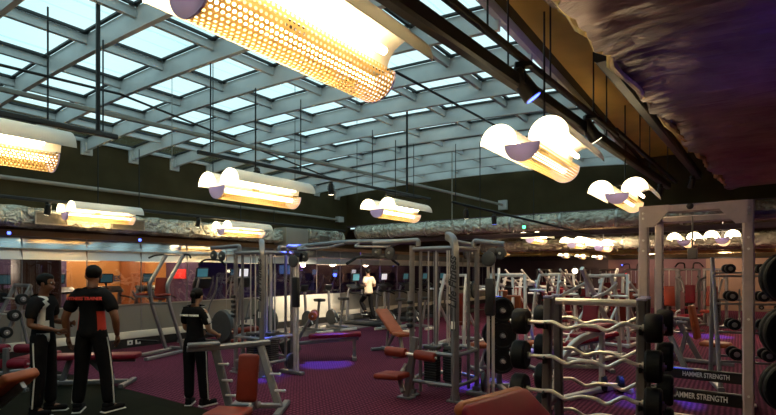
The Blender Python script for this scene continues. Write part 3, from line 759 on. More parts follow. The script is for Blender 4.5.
br(t, 'upright', [(-.20,.43,.03),(-.35,.35,.77)], .09, .07, 'silver_paint', 0, up=(0,1,0)); br(t, 'upright', [(.40,.42,.03),(.10,.66,.79)], .09, .07, 'silver_paint', 0, up=(0,1,0))
br(t, 'top_beam', [(-.64,.22,.79),(-.34,.36,.79),(.20,.72,.80)], .11, .06, 'silver_paint'); mb = MB(); mb.box((-.47,.30,.835),(.36,.16,.04),rzm(25),.012); mb.build('tray', 'silver_paint', t)
for x, y, z in ((-.27,.37,.40),(-.23,.38,.22),(.27,.50,.45),(.34,.45,.26),(-.3,.33,.6)): mb = MB(); mb.cyl((x,y-.02,z),(x+.13,y-.09,z+.01),.014,n=8); mb.ball((x+.13,y-.09,z+.01),.02,8,6); mb.build('peg', 'chrome', t)
br(t, 'foot_bar', [(-.20,.75,.035),(-.20,-.2,.035)], .08, .06); br(t, 'foot_bar', [(.42,.75,.035),(.42,.1,.035)], .08, .06); br(t, 'cross_bar', [(-.2,.42,.08),(.42,.42,.08)], .07, .06)
br(t, 'spine', [(.14,.42,.10),(-.06,-.62,.10)], .08, .06); br(t, 'seat_post', [(.03,-.54,.1),(.03,-.54,.21)], .07, .06); br(t, 'back_post', [(.14,.3,.1),(.14,.06,.5)], .07, .05, 'silver_paint', 0, up=(1,0,0))
pad(t, 'backrest', (.165,-.12,.53), (.235,.085,.52), 'red_vinyl', rzm(-10) @ rx(-9), .038); pad(t, 'seat', (.08,-.54,.25), (.40,.36,.085), 'red_vinyl', rzm(-10), .035)
make_press_bench('brown backed press bench seen through the power rack', flr(697, 8.8), 80, 'brown_vinyl')

# ---- adjustable and flat benches
def make_bench(label, loc, rz, ang, vinyl='red_vinyl', name='adjustable_bench', group=None):
    t = thing(name, label, 'bench', loc, rz, group)
    for y in (-.5, .5):
        br(t, 'foot_bar', [(-.26,y,.035),(.26,y,.035)], .07, .06)
    br(t, 'spine', [(0,-.5,.06),(0,.5,.06)], .07, .06)
    br(t, 'leg', [(0,-.42,.06),(0,-.30,.40)], .07, .06, up=(1,0,0)); br(t, 'leg', [(0,.3,.06),(0,-.02,.38)], .07, .06, up=(1,0,0))
    pad(t, 'seat', (0,-.38,.44), (.30,.34,.075), vinyl)
    rm = rx(ang); hinge = V((0,-.19,.44))
    c = hinge + rm @ V((0,.43,0)); pad(t, 'backrest', c, (.29,.84,.075), vinyl, rm)
    k = hinge + rm @ V((0,.40,-.06)); br(t, 'strut', [(0,.30,.08), k], .05, .04, up=(1,0,0))
    br(t, 'back_rail', [hinge+rm@V((0,.02,-.06)), hinge+rm@V((0,.80,-.06))], .06, .04, up=(1,0,0))
    return t
make_bench('incline bench with brown red pads right of running man', flr(393, 10.3), 62, 30, 'brown_vinyl')
make_bench('brown bench with raised end cut by left foreground edge', at(-18, 0, 4.6)*V((1,1,0)) if False else flr(-36, 3.65), -62, 38, 'brown_vinyl')
make_bench('long maroon decline bench behind the curl bar rack', flr(578, 8.6), -62, 14, 'maroon_vinyl')
make_bench('flat maroon bench with roller behind the two trainers', flr(92, 7.4), -48, 0, 'maroon_vinyl', 'flat_bench')
make_bench('small brown bench past the plate tree beside centre station', flr(503, 8.6), -40, 0, 'brown_vinyl', 'flat_bench')
make_bench('small flat bench framed low in the power rack', flr(683, 14.0), -30, 0, 'maroon_vinyl', 'flat_bench')

t = thing('sit_up_bench', 'red roller bench at the left edge behind the slim trainer', 'bench', flr(6, 7.0), 35)
br(t, 'post', [(0,0,.03),(0,0,.62)], .07, .06); br(t, 'foot_bar', [(-.3,0,.03),(.3,0,.03)], .07, .06); br(t, 'spine', [(0,0,.2),(0,.9,.2)], .07, .06); br(t, 'leg', [(0,.9,.03),(0,.9,.36)], .07, .06); br(t, 'foot_bar', [(-.25,.9,.03),(.25,.9,.03)], .07, .06)
roller(t, (-.32,0,.40),(-.04,0,.40),.07,'maroon_vinyl'); roller(t, (.04,0,.40),(.30,0,.40),.07,'maroon_vinyl'); roller(t, (.06,.10,.60),(.30,.10,.60),.065,'maroon_vinyl'); roller(t, (-.30,.10,.60),(-.04,.10,.60),.065,'maroon_vinyl')
pad(t, 'bench_pad', (0,.62,.40), (.28,.75,.07), 'maroon_vinyl')
# ---- leg curl with flat bench
t = thing('leg_curl_bench', 'low leg curl machine with red pads on the open carpet', 'leg machine', flr(322, 9.6), -50)
br(t, 'leg', [(0,.62,.03),(0,.62,.40)], .09, .06); br(t, 'foot_bar', [(-.2,.62,.03),(.2,.62,.03)], .08, .05)
br(t, 'spine', [(0,-.7,.30),(0,.7,.40)], .08, .06); br(t, 'leg', [(0,-.6,.03),(0,-.55,.34)], .08, .06, 'black_metal')
br(t, 'foot_bar', [(-.32,-.6,.03),(.32,-.6,.03)], .1, .06, 'black_metal')
pad(t, 'bench_pad', (0,.25,.47), (.30,1.0,.08), 'maroon_vinyl', rx(2))
br(t, 'lever_arm', [(0,-.5,.3),(0,-.30,.66),(0,-.18,.84)], .06, .05, up=(1,0,0))
roller(t, (-.32,-.16,.86),(-.03,-.16,.86),.085,'brown_vinyl'); roller(t, (.03,-.16,.86),(.32,-.16,.86),.085,'brown_vinyl')
roller(t, (-.28,-.62,.46),(-.03,-.62,.46),.06,'brown_vinyl'); mb = MB(); mb.box((0,-.6,.26),(.5,.3,.3),rx(20),.03); mb.build('housing', 'black_plastic', t)
tb(t, 'handle', [(-.2,-.75,.2),(-.26,-.9,.35),(.26,-.9,.35),(.2,-.75,.2)], .02, 'black_metal')

# ---- preacher pad in the near foreground
pa, pb = at(447, 414, 2.25), at(526, 391, 2.68); p = (pa+pb)/2; p.z -= .015
t = thing('preacher_bench', 'maroon preacher curl pad rising at bottom centre foreground', 'bench', (p.x, p.y, 0), math.degrees(math.atan2(pb.y-pa.y, pb.x-pa.x)))
z = p.z
pad(t, 'arm_pad', (.02,-.20,z-.13), (.52,.50,.085), 'maroon_vinyl', rx(38), .03)
pad(t, 'top_roll', (.02,-.0,z+.005), (.52,.09,.085), 'brown_vinyl', rx(38), .035)
br(t, 'post', [(0,.02,.05),(0,-.08,z-.15)], .08, .06); br(t, 'spine', [(0,-.9,.05),(0,.2,.05)], .08, .06)
br(t, 'foot_bar', [(-.3,.2,.035),(.3,.2,.035)], .07, .06); br(t, 'foot_bar', [(-.3,-.9,.035),(.3,-.9,.035)], .07, .06)
br(t, 'seat_post', [(0,-.75,.05),(0,-.75,.45)], .07, .06); pad(t, 'seat', (0,-.75,.49), (.32,.3,.08), 'maroon_vinyl')

# ---- A-frame rack of curl bars
rk = thing('barbell_rack', 'dark A frame rack holding wavy curl bars in right foreground', 'rack', (-.87, 3.93, 0), 3)
RW = .315
def legy(z, s): return s*(.135 + .10*(1.5-z)/1.5)
for sx in (-1, 1):
    for s in (-1, 1):
        br(rk, 'leg', [(RW*sx, legy(0,s), .05), (RW*sx, legy(1.5,s), 1.5)], .062, .075, 'rack_graphite', 0, up=(0,1,0))
        mb = MB(); mb.box((RW*sx, legy(1.5,s), 1.505), (.066,.08,.02), None, .006); mb.build('end_cap', 'lamp_lilac', rk)
        for z in (1.32,1.07,.82,.57,.32):
            mb = MB(); y = legy(z,s)+s*.05
            mb.bar([(RW*sx, legy(z,s), z-.035), (RW*sx, y+s*.05, z-.03), (RW*sx, y+s*.06, z+.0)], .045, .012, up=(1,0,0)); mb.build('saddle', 'black_metal', rk)
    br(rk, 'foot_bar', [(RW*sx,-.42,.03),(RW*sx,.42,.03)], .07, .06, 'rack_graphite')
    br(rk, 'side_brace', [(RW*sx, legy(.7,-1), .7),(RW*sx, legy(.7,1), .7)], .05, .05, 'rack_graphite')
tb(rk, 'top_bar', [(-RW+.03, -.03, 1.47), (RW-.03, -.03, 1.47)], .026, 'chrome', n=12)
br(rk, 'cross_bar', [(-RW,0,.06),(RW,0,.06)], .06, .06, 'rack_graphite')
def make_curl_bar(label, rad):
    t = thing('curl_bar', label, 'barbell', (0,0,0), 3, 'wavy chrome curl bars on the rack')
    pts = [(-.56,0,0),(-.33,0,0),(-.27,0,.008),(-.17,-.02,-.045),(-.07,-.01,.022),(.07,-.01,.022),(.17,-.02,-.045),(.27,0,.008),(.33,0,0),(.56,0,0)]
    pts = [(-.56,0,0),(-.30,0,.0),(-.245,0,.01),(-.14,-.015,-.04),(-.05,0,-.008),(.06,0,-.008),(.13,-.015,-.04),(.235,0,.03),(.30,0,.0),(.49,0,0)]
    mb = MB(); mb.tube(fil(pts, .03), .0145, 10); mb.build('bar', 'chrome', t)
    for s in (-1, 1):
        mb = MB(); mb.lathe([(.03,-.052),(rad*.88,-.052),(rad,-.038),(rad,.038),(rad*.88,.052),(.03,.052)], (s*(.475 if s < 0 else .415),0,0), (s,0,0), 24)
        h = mb.build('weight_head', 'black_rubber', t, 40); mb = MB(); mb.lathe([(.032,.05),(.032,.062),(.02,.064)], (s*(.475 if s < 0 else .415),0,0), (s,0,0), 14); mb.build('end_boss', 'chrome', h)
        mb = MB(); mb.lathe([(.024,0),(.024,.02)], (s*(.405 if s < 0 else .345),0,0), (s,0,0), 12); mb.build('collar', 'chrome', t)
    return t
names = ['top tier','second tier','third tier','fourth tier','lowest tier']
c0 = {}
for i, z in enumerate((1.32,1.07,.82,.57,.32)):
    for s, side in ((-1,'front'),(1,'rear')):
        lab = 'wavy chrome curl bar with black round heads on %s, %s side of rack' % (names[i], side)
        y = legy(z,s)+s*.075
        loc = V((-.87,3.93,0)) + Euler((0,0,R(3))).to_matrix() @ V((.0 + .02*(s), y, z))
        rad = (.098,.108,.112,.118,.122)[i]
        o = make_curl_bar(lab, rad); o.location = loc

# ---- power rack
fl = flr(644, 5.78)
pr = thing('power_rack', 'tall cream power rack with bolted posts at right', 'rack', (fl.x, fl.y, 0), 0)
PW, PD, PH = .98, 1.34, 2.44
for x in (0, PW):
    for y in (0, PD):
        br(pr, 'post', [(x,y,0),(x,y,PH)], .098, .085, 'rack_cream', 0, up=(0,1,0))
        mb = MB(); mb.box((x,y,.01),(.2,.18,.02),None,.005); mb.build('foot_plate', 'rack_cream', pr)
        mb = MB()
        for k in range(16): mb.cyl((x-.052, y, .55+.1*k), (x+.052, y, .55+.1*k), .014, n=8)
        mb.build('peg_hole', 'black_metal', pr)
    br(pr, 'side_rail', [(x,0,PH-.05),(x,PD,PH-.05)], .07, .09, 'rack_cream'); br(pr, 'side_rail', [(x,0,.12),(x,PD,.12)], .07, .09, 'rack_cream')
    br(pr, 'outer_sleeve', [(x,-.012,.35),(x,-.012,1.98)], .108, .09, 'rack_cream', 0, up=(0,1,0))
    mb = MB()
    for z in (2.3,2.36,2.05,1.93,1.2,.4): mb.cyl((x,-.06,z),(x,-.046,z),.014,n=8)
    mb.build('bolt', 'chrome', pr)
    for y, s in ((0,1),):
        sx = 1 if x == 0 else -1
        mb = MB(); mb.prism([(0,0),(.26*sx,0),(.26*sx,-.07),(.11*sx,-.24),(0,-.24)], Matrix.Translation((x+sx*.0,-.05,PH)) @ Matrix.Rotation(R(90),4,'X'), .02); mb.build('gusset', 'rack_cream', pr)
for y in (0, PD):
    br(pr, 'top_rail', [(0,y,PH-.045),(PW,y,PH-.045)], .085, .09, 'rack_cream')
    cb = br(pr, 'cross_beam', [(.05,y-.0,.33),(PW-.05,y,.33)], .06, .14, 'black_metal', 0, up=(0,0,1))
    text('lettering', 'HAMMER STRENGTH', .085, 'letter_white', cb, (.54,y-.034,.33), (R(90),0,0), .002, .66)
br(pr, 'base_bar', [(-.05,0,.07),(PW+1.0,0,.07)], .08, .08, 'rail_steel')
tb(pr, 'chin_bar', [(.05,.12,PH-.05),(.3,.12,PH-.02),(.68,.12,PH-.02),(.93,.12,PH-.05)], .02, 'dark_silver')
mb = MB(); mb.lathe([(.03,0),(.035,.012),(.02,.02)], (.46,-.045,PH-.03), (0,-1,0), 14); mb.build('round_badge', 'black_plastic', pr)
tb(pr, 'cable', [(.42,.9,PH-.05),(.42,.9,1.96)], .01, 'white_pipe'); mb = MB(); mb.box((.42,.9,1.92),(.11,.06,.14),None,.01); mb.build('hung_box', 'white_pipe', pr)
for x in (PW,):
    for y in (.45,.9): br(pr, 'upper_arm', [(x,y,PH-.10),(x+1.2,y,PH-.10)], .06, .06, 'dark_silver')

# ---- weight plates and trees
def plate(label, c, r, t, axis, name='weight_plate', group=None, material='black_rubber'):
    o = thing(name, label, 'weight plate', c, 0, group); ax = V(axis).normalized(); mb = MB()
    mb.lathe([(.027,-t/2),(r*.32,-t/2),(r*.36,-t*.25),(r*.78,-t*.25),(r*.84,-t/2),(r*.96,-t/2),(r,-t*.3),(r,t*.3),(r*.96,t/2),(r*.84,t/2),(r*.78,t*.25),(r*.36,t*.25),(r*.32,t/2),(.027,t/2)], (0,0,0), ax, 28); mb.build('disc', material, o, 30)
    mb = MB(); mb.lathe([(.026,-t/2-.002),(.042,-t/2-.002),(.042,t/2+.002),(.026,t/2+.002)], (0,0,0), ax, 16); mb.build('hub_ring', 'dark_silver', o); return o
def tree(label, loc, rz, horns):
    t = thing('plate_tree', label, 'plate rack', loc, rz)
    br(t, 'post', [(0,0,.04),(0,0,1.32)], .08, .08, 'silver_paint'); br(t, 'base_bar', [(-.36,0,.03),(.36,0,.03)], .08, .06); br(t, 'base_bar', [(0,-.36,.03),(0,.36,.03)], .08, .06)
    for z in horns:
        for s in (-1, 1): mb = MB(); mb.cyl((0,s*.03,z),(0,s*.27,z),.024,n=10); mb.build('horn', 'chrome', t)
    return t
tl = flr(499, 7.3); tree('grey plate tree loaded with black plates beside centre station', tl, 38, (.42,.78,1.14))
rm = Euler((0,0,R(38))).to_matrix()
for z, zz, r in ((.78,'middle',.22),(1.14,'top',.19),(.42,'low',.20)):
    for s, w in ((-1,'near'),(1,'far')):
        for k in range(2):
            c = tl + rm @ V((0, s*(.10+.065*k), z)); plate('black rubber plate on %s %s horn of the plate tree, %s' % (zz, w, ('inner','outer')[k]), c, r-.015*k, .05, rm @ V((0,1,0)), group='plates on the plate tree')
tr = flr(785, 4.3); tree('dark plate storage post at the right picture edge', tr, 20, (.26,.72,1.18,1.64))
rm = Euler((0,0,R(20))).to_matrix()
for z, zz in ((.26,'lowest'),(.72,'second'),(1.18,'third'),(1.64,'top')):
    for k in range(2):
        c = tr + rm @ V((0, -(.08+.08*k), z)); plate('big black bumper plate at right edge, %s horn, %s' % (zz, ('inner','outer')[k]), c, .225, .06, rm @ V((0,1,0)), group='big plates at the right edge')

# ---- dumbbells and dumbbell racks
def make_dumbbell(label, loc, rz, r, hl, group, head='black_rubber', par=None):
    t = thing('dumbbell', label, 'dumbbell', loc, rz, group)
    mb = MB(); mb.cyl((-.075,0,0),(.075,0,0),.016,n=10); mb.build('handle', 'chrome', t)
    for s in (-1,1):
        mb = MB(); mb.lathe([(.02,0),(r*.9,0),(r,.012),(r,hl-.012),(r*.9,hl),(.02,hl)], (s*.07,0,0), (s,0,0), 18); h = mb.build('weight_head', head, t, 40)
        mb = MB(); mb.lathe([(r*.45,hl),(r*.40,hl+.003)], (s*.07,0,0), (s,0,0), 14); mb.build('badge', 'dark_silver', h)
    return t
def dumbbell_rack(label, loc, rz, L, tiers, n, grp, where, head='black_rubber', mats='silver_paint'):
    t = thing('dumbbell_rack', label, 'rack', loc, rz)
    rmz = Euler((0,0,R(rz))).to_matrix(); H = tiers[-1]+.25
    for s in (-1, 1):
        x = s*L/2
        br(t, 'end_frame', [(x,-.36,.04),(x,.22,H)], .07, .05, mats, 0, up=(1,0,0)); br(t, 'end_frame', [(x,.34,.04),(x,.20,H*.9)], .06, .05, mats, 0, up=(1,0,0))
        br(t, 'foot_bar', [(x,-.42,.03),(x,.4,.03)], .08, .06, mats)
    for i, z in enumerate(tiers):
        y = -.36 + .58*(z/H)
        for dy in (-.10,.10): br(t, 'shelf_rail', [(-L/2,y+dy-.03,z+.25*dy),(L/2,y+dy-.03,z+.25*dy)], .04, .03, mats)
        for k in range(n):
            xx = -L/2 + L*(k+.5)/n
            c = V(loc) + rmz @ V((xx, y-.03, z+.085+.0)); r_ = .062+.006*(len(tiers)-i)
            make_dumbbell('black round dumbbell %s, %s tier, place %s from the left' % (where, ('bottom','second','third','top')[i], ('first','second','third','fourth','fifth','sixth','seventh')[k]), c, rz+90, r_, .075, grp, head)
    return t
lk = V((-10.21, 3.27, 0))
# fixed straight barbell rack at the left edge
t = thing('barbell_rack', 'leaning silver rack of straight barbells at the left edge', 'rack', lk, 0)
for s in (-1,1):
    x = .34*s; br(t, 'end_frame', [(x,-.42,.03),(x,.20,1.46)], .06, .05, 'silver_paint', 0, up=(1,0,0)); br(t, 'end_frame', [(x,.46,.03),(x,.18,1.42)], .05, .05, 'silver_paint', 0, up=(1,0,0)); br(t, 'foot_bar', [(x,-.5,.03),(x,.46,.03)], .07, .06)
tb(t, 'top_bar', [(-.34,.19,1.45),(.34,.19,1.45)], .03, 'silver_paint')
rm = Euler((0,0,0)).to_matrix()
for i, z in enumerate((.42,.70,.97,1.23)):
    y = -.42+.62*(z/1.46)-.065
    b = thing('barbell', 'fixed straight barbell on left edge rack, %s' % ('lowest','second from bottom','second from top','topmost')[i], 'barbell', lk + rm @ V((0,y,z)), 0, 'barbells on the left edge rack')
    mb = MB(); mb.cyl((-.5,0,0),(.5,0,0),.014,n=10); mb.build('bar', 'chrome', b)
    for s in (-1,1):
        mb = MB(); mb.lathe([(.03,-.05),(.085,-.05),(.095,-.035),(.095,.035),(.085,.05),(.03,.05)], (s*.44,0,0), (s,0,0), 20); h = mb.build('weight_head', 'black_rubber', b, 40)
        mb = MB(); mb.lathe([(.045,.05),(.040,.053)], (s*.44,0,0), (s,0,0), 16); mb.build('badge', 'dark_silver', h)
dumbbell_rack('tiered dumbbell rack with blue lit leaning frame behind power rack', V((.44, 9.0, 0)), 12, 1.5, (.45,.85,1.25,1.65), 4, 'dumbbells behind the power rack', 'behind the power rack')
dumbbell_rack('long low dumbbell rack in front of far beige wall', V((1.2, 21.0, 0)), 0, 2.4, (.4,.8), 6, 'dumbbells before the beige wall', 'on the far beige wall rack')
make_dumbbell('lone black dumbbell on the carpet below the decline bench', flr(612, 7.0)+V((0,0,.12)), 20, .12, .08, None)

# ---- plate loaded lever machines
def make_lever(label, loc, rz, lean, arm_z, vinyl, material='pale_tube', kind=0, plates=2):
    t = thing('lever_machine', label, 'weight machine', loc, rz)
    for s in (-1,1): br(t, 'base_rail', [(s*.36,-.8,.04),(s*.36,.7,.04)], .08, .07, material)
    br(t, 'cross_bar', [(-.4,.6,.05),(.4,.6,.05)], .07, .07, material); br(t, 'cross_bar', [(-.36,-.7,.05),(.36,-.7,.05)], .07, .07, material)
    for s in (-1,1):
        br(t, 'upright', [(s*.34,.55,.06),(s*.30,.55-.012*lean,1.15),(s*.26,.40-.016*lean,1.62)], .075, .06, material, .15, up=(1,0,0))
        br(t, 'lever_arm', [(s*.32,.50-.014*lean,1.45),(s*.38,-.05,arm_z+.1),(s*.34,-.55,arm_z)], .06, .05, material, .18, up=(1,0,0))
        tb(t, 'handle', [(s*.34,-.5,arm_z),(s*.34,-.66,arm_z-.02),(s*.16,-.68,arm_z-.04)], .018, 'black_rubber')
        br(t, 'brace', [(s*.34,-.55,.07),(s*.31,.45,.95)], .055, .05, material, 0, up=(1,0,0))
        mb = MB(); mb.cyl((s*.34,.18,arm_z*.6+.5),(s*.66,.18,arm_z*.6+.5),.024,n=10); mb.build('weight_horn', 'chrome', t)
    br(t, 'top_bar', [(-.28,.40-.016*lean,1.6),(.28,.40-.016*lean,1.6)], .07, .06, material)
    br(t, 'seat_post', [(0,-.3,.05),(0,-.25,.42)], .07, .06, material)
    pad(t, 'seat', (0,-.28,.46), (.36,.38,.08), vinyl); pad(t, 'backrest', (0,.02,.86), (.30,.09,.68), vinyl, rx(-14))
    br(t, 'back_post', [(0,.3,.1),(0,.12,1.15)], .06, .06, material, 0, up=(1,0,0))
    if kind == 1:
        for k in range(4): br(t, 'ladder_rung', [(-.28,.10-.16*k,1.62-.10*k),(.28,.10-.16*k,1.62-.10*k)], .035, .03, material)
        for s in (-1,1): br(t, 'ladder_rail', [(s*.28,.3,1.74),(s*.28,-.55,1.2)], .045, .045, material, 0, up=(1,0,0))
    if kind == 2:
        br(t, 'diagonal_beam', [(.1,.9,.3),(.1,-.5,1.75)], .09, .07, material, 0, up=(1,0,0))
    rm = Euler((0,0,R(rz))).to_matrix()
    for k in range(plates):
        for s in (-1,1):
            plate('black plate on %s horn of %s' % (('left','right')[s > 0], label.replace('the ', '')), V(loc)+rm@V((s*(.44+.07*k),.18,arm_z*.6+.5)), .2, .05, rm@V((1,0,0)), group='plates on the lever machines')
    return t
LV = [
 ('pale lever press with long curved arms behind the plate tree', -3.9, 10.2, 190, 10, 1.35, 'brown_vinyl', 0, 0),
 ('pale machine with steep diagonal beam near the globe lamp', -2.4, 10.3, -14, 4, 1.2, 'maroon_vinyl', 2, 0),
 ('shadowed lever machine behind the centre station right posts', -5.35, 10.5, 185, 12, 1.3, 'red_vinyl', 0, 1),
 ('pale machine with laddered slanting top behind curl bar rack', -3.75, 12.6, 168, 8, 1.05, 'maroon_vinyl', 1, 0),
 ('pale lever machine directly left of the laddered machine', -5.2, 12.7, 200, 14, 1.3, 'brown_vinyl', 2, 0),
 ('pale lever row machine directly right of the laddered machine', -2.3, 12.7, 175, 6, 1.1, 'red_vinyl', 0, 0),
 ('pale lever machine in third row, left of two near globe lamp', -5.6, 15.0, 170, 10, 1.3, 'red_vinyl', 1, 0),
 ('dim lever machine in third row directly behind the ladder top', -4.2, 15.0, 190, 8, 1.2, 'maroon_vinyl', 0, 1),
 ('dim lever machine in third row left of power rack upright', -2.8, 15.0, 175, 6, 1.15, 'maroon_vinyl', 2, 0),
 ('dim laddered lever machine deepest in the row before mauve wall', -5.0, 17.3, 180, 6, 1.15, 'maroon_vinyl', 1, 0),
]
for lab, x, y, rz, lean, az, vy, kd, npl in LV: make_lever(lab, V((x, y, 0)), rz, lean, az, vy, 'pale_tube', kd, npl)
# low curved arm machine just behind the rack
t = thing('ab_crunch_bench', 'low machine with curved pale arm behind curl bar rack', 'bench', V((-1.75, 7.0, 0)), -20)
br(t, 'curved_arm', [(0,-.6,.05),(0,-.5,.5),(0,-.1,.78),(0,.5,.86)], .09, .07, 'pale_tube', .3, up=(1,0,0)); br(t, 'base_bar', [(0,-.7,.04),(0,.8,.04)], .08, .07, 'pale_tube'); br(t, 'foot_bar', [(-.3,.75,.035),(.3,.75,.035)], .07, .06, 'pale_tube')
br(t, 'leg', [(0,.5,.05),(0,.5,.84)], .07, .06, 'pale_tube'); pad(t, 'seat', (0,.45,.93), (.3,.5,.08), 'maroon_vinyl', rx(6))

# ---- weight stack machines at the far right
def make_stack_machine(label, loc, rz, vinyl, hooks=False):
    t = thing('weight_stack_machine', label, 'weight machine', loc, rz)
    for s in (-1,1):
        br(t, 'upright', [(s*.3,.3,.03),(s*.3,.3,1.75)], .08, .07, 'dark_silver'); br(t, 'base_rail', [(s*.3,-.7,.03),(s*.3,.4,.03)], .08, .06, 'dark_silver')
        tb(t, 'handle_arm', [(s*.25,.25,1.5),(s*.32,-.2,1.4),(s*.3,-.42,1.05)], .028, 'dark_silver', .15)
        if hooks: tb(t, 'top_hook', [(s*.12,.3,1.75),(s*.14,.3,1.98),(s*.32,.3,1.98),(s*.42,.3,1.84)], .022, 'black_metal')
    br(t, 'top_bar', [(-.34,.3,1.75),(.34,.3,1.75)], .08, .07, 'dark_silver')
    mb = MB()
    for k in range(16): mb.box((0,.3,.14+.045*k),(.26,.14,.04),None,.004,1)
    mb.build('weight_stack', 'black_plastic', t)
    for x in (-.08,.08): mb = MB(); mb.cyl((x,.3,.05),(x,.3,1.72),.012,n=8); mb.build('guide_rod', 'chrome', t)
    br(t, 'seat_post', [(0,-.3,.03),(0,-.3,.42)], .08, .06, 'dark_silver'); pad(t, 'seat', (0,-.3,.47), (.36,.36,.08), vinyl); pad(t, 'backrest', (0,-.02,.92), (.3,.09,.62), vinyl, rx(-8))
    br(t, 'back_post', [(0,.2,.05),(0,.05,1.15)], .06, .06, 'dark_silver', 0, up=(1,0,0))
    return t
for lab, px, d, rz, vy, hk in (('dark weight stack machine framed left in the power rack', 669, 15.6, 20, 'red_vinyl', False), ('dark weight stack machine with curved hooks before beige wall', 690, 17.0, 10, 'maroon_vinyl', True),
     ('dark weight stack machine framed right in power rack', 712, 15.4, -15, 'red_vinyl', False), ('dim weight stack machine before the mauve wall left', 583, 21.5, 20, 'maroon_vinyl', False),
     ('dim weight stack machine before the mauve wall middle', 608, 20.6, 10, 'maroon_vinyl', False), ('dim weight stack machine before the mauve wall right', 632, 19.4, 0, 'red_vinyl', True),
     ('dim weight stack machine at far left end of machine row', 545, 21.5, 25, 'maroon_vinyl', False)):
    make_stack_machine(lab, flr(px, d), rz, vy, hk)

# ---- treadmills, cross trainers and bikes along the glass
def make_treadmill(label, loc, rz, screen='screen_blue', group=None):
    t = thing('treadmill', label, 'treadmill', loc, rz, group)
    mb = MB(); mb.box((0,-.1,.10),(.74,1.75,.12),None,.03); mb.build('deck', 'dark_grey_plastic', t)
    mb = MB(); mb.box((0,-.15,.165),(.50,1.55,.02),None,.006); mb.build('belt', 'black_rubber', t)
    mb = MB(); mb.box((0,.72,.20),(.70,.36,.22),rx(-10),.06,3); mb.build('motor_cover', 'dark_grey_plastic', t)
    for s in (-1,1):
        br(t, 'upright', [(s*.36,.62,.14),(s*.36,.55,1.05),(s*.33,.48,1.22)], .07, .09, 'silver_paint', .1, up=(1,0,0))
        tb(t, 'handrail', [(s*.37,.50,1.02),(s*.39,.0,.98),(s*.39,-.18,.92)], .024, 'black_rubber')
    mb = MB(); mb.box((0,.50,1.20),(.78,.28,.07),rx(28),.025); c = mb.build('console', 'black_plastic', t)
    mb = MB(); mb.box((0,.56,1.50),(.36,.05,.26),rx(8),.012); s_ = mb.build('screen', 'black_plastic', t)
    mb = MB(); mb.box((0,.530,1.50),(.30,.012,.2),rx(8)); mb.build('display', screen, s_)
    br(t, 'screen_post', [(0,.55,1.2),(0,.575,1.48)], .06, .04, 'black_plastic', 0, up=(1,0,0))
    return t
def make_cross(label, loc, rz, screen='screen_blue'):
    t = thing('cross_trainer', label, 'cross trainer', loc, rz)
    br(t, 'base_rail', [(0,-.95,.06),(0,.85,.06)], .12, .09, 'dark_grey_plastic')
    for y in (-.9,.8): br(t, 'foot_bar', [(-.34,y,.04),(.34,y,.04)], .09, .07, 'silver_paint')
    mb = MB(); mb.lathe([(.05,-.10),(.34,-.10),(.38,-.05),(.38,.05),(.34,.10),(.05,.10)], (0,-.5,.46), (1,0,0), 26); mb.build('flywheel_cover', 'dark_grey_plastic', t)
    br(t, 'mast', [(0,.6,.08),(0,.5,.8),(0,.42,1.4)], .10, .09, 'silver_paint', .2, up=(1,0,0))
    mb = MB(); mb.box((0,.36,1.42),(.44,.10,.28),rx(25),.03); c = mb.build('console', 'black_plastic', t)
    mb = MB(); mb.box((0,.36,1.66),(.32,.05,.24),rx(8),.012); s_ = mb.build('screen', 'black_plastic', t); mb = MB(); mb.box((0,.332,1.66),(.27,.01,.19),rx(8)); mb.build('display', screen, s_)
    for s in (-1,1):
        tb(t, 'moving_handle', [(s*.22,.52,.35),(s*.26,.45,.85),(s*.27,.18,1.25),(s*.24,.10,1.55)], .024, 'silver_paint', .2)
        br(t, 'pedal_arm', [(s*.2,.52,.38+.08*s),(s*.2,-.5,.42+.14*s)], .06, .05, 'silver_paint', 0, up=(1,0,0))
        mb = MB(); mb.box((s*.2,-.02,.45+.11*s),(.15,.36,.05),None,.02); mb.build('pedal', 'black_rubber', t)
    return t
def make_bike(label, loc, rz):
    t = thing('exercise_bike', label, 'exercise bike', loc, rz)
    for y in (-.5,.5): br(t, 'foot_bar', [(-.28,y,.04),(.28,y,.04)], .08, .07, 'ledge_cream')
    br(t, 'spine', [(0,-.5,.08),(0,.5,.08)], .1, .08, 'silver_paint'); mb = MB(); mb.lathe([(.04,-.05),(.22,-.05),(.24,0),(.22,.05),(.04,.05)], (0,.28,.34), (1,0,0), 24); mb.build('flywheel', 'dark_grey_plastic', t)
    br(t, 'seat_post', [(0,-.12,.1),(0,-.26,.86)], .06, .06, 'silver_paint', 0, up=(1,0,0)); pad(t, 'saddle', (0,-.27,.90), (.22,.28,.08), 'black_plastic')
    br(t, 'mast', [(0,.36,.3),(0,.42,1.1)], .07, .06, 'silver_paint', 0, up=(1,0,0)); tb(t, 'handlebar', [(-.22,.2,1.12),(-.2,.42,1.12),(.2,.42,1.12),(.22,.2,1.12)], .018, 'black_rubber')
    mb = MB(); mb.box((0,.44,1.22),(.24,.05,.18),rx(20),.02); mb.build('console', 'black_plastic', t)
    for s in (-1,1): br(t, 'crank', [(s*.07,.02,.34),(s*.08,.02+s*.1,.34+s*.12)], .03, .02, 'chrome', 0, up=(1,0,0)); mb = MB(); mb.box((s*.13,.02+s*.1,.34+s*.12),(.1,.08,.03)); mb.build('pedal', 'black_rubber', t)
    return t
make_cross('cross trainer before glass, directly right of woman trainer', V((-10.05,7.15,0)), 90)
make_cross('cross trainer before glass, left part behind the left station', V((-10.05,8.35,0)), 90, 'screen_white')
make_bike('upright exercise bike before the lit counter, left of two', V((-9.7,10.2,0)), 80)
make_bike('upright exercise bike before the lit counter, right of two', V((-9.6,11.1,0)), 80)
T0 = make_treadmill('treadmill the running man is on', V((-9.5,12.5,0)), 90, 'screen_blue')
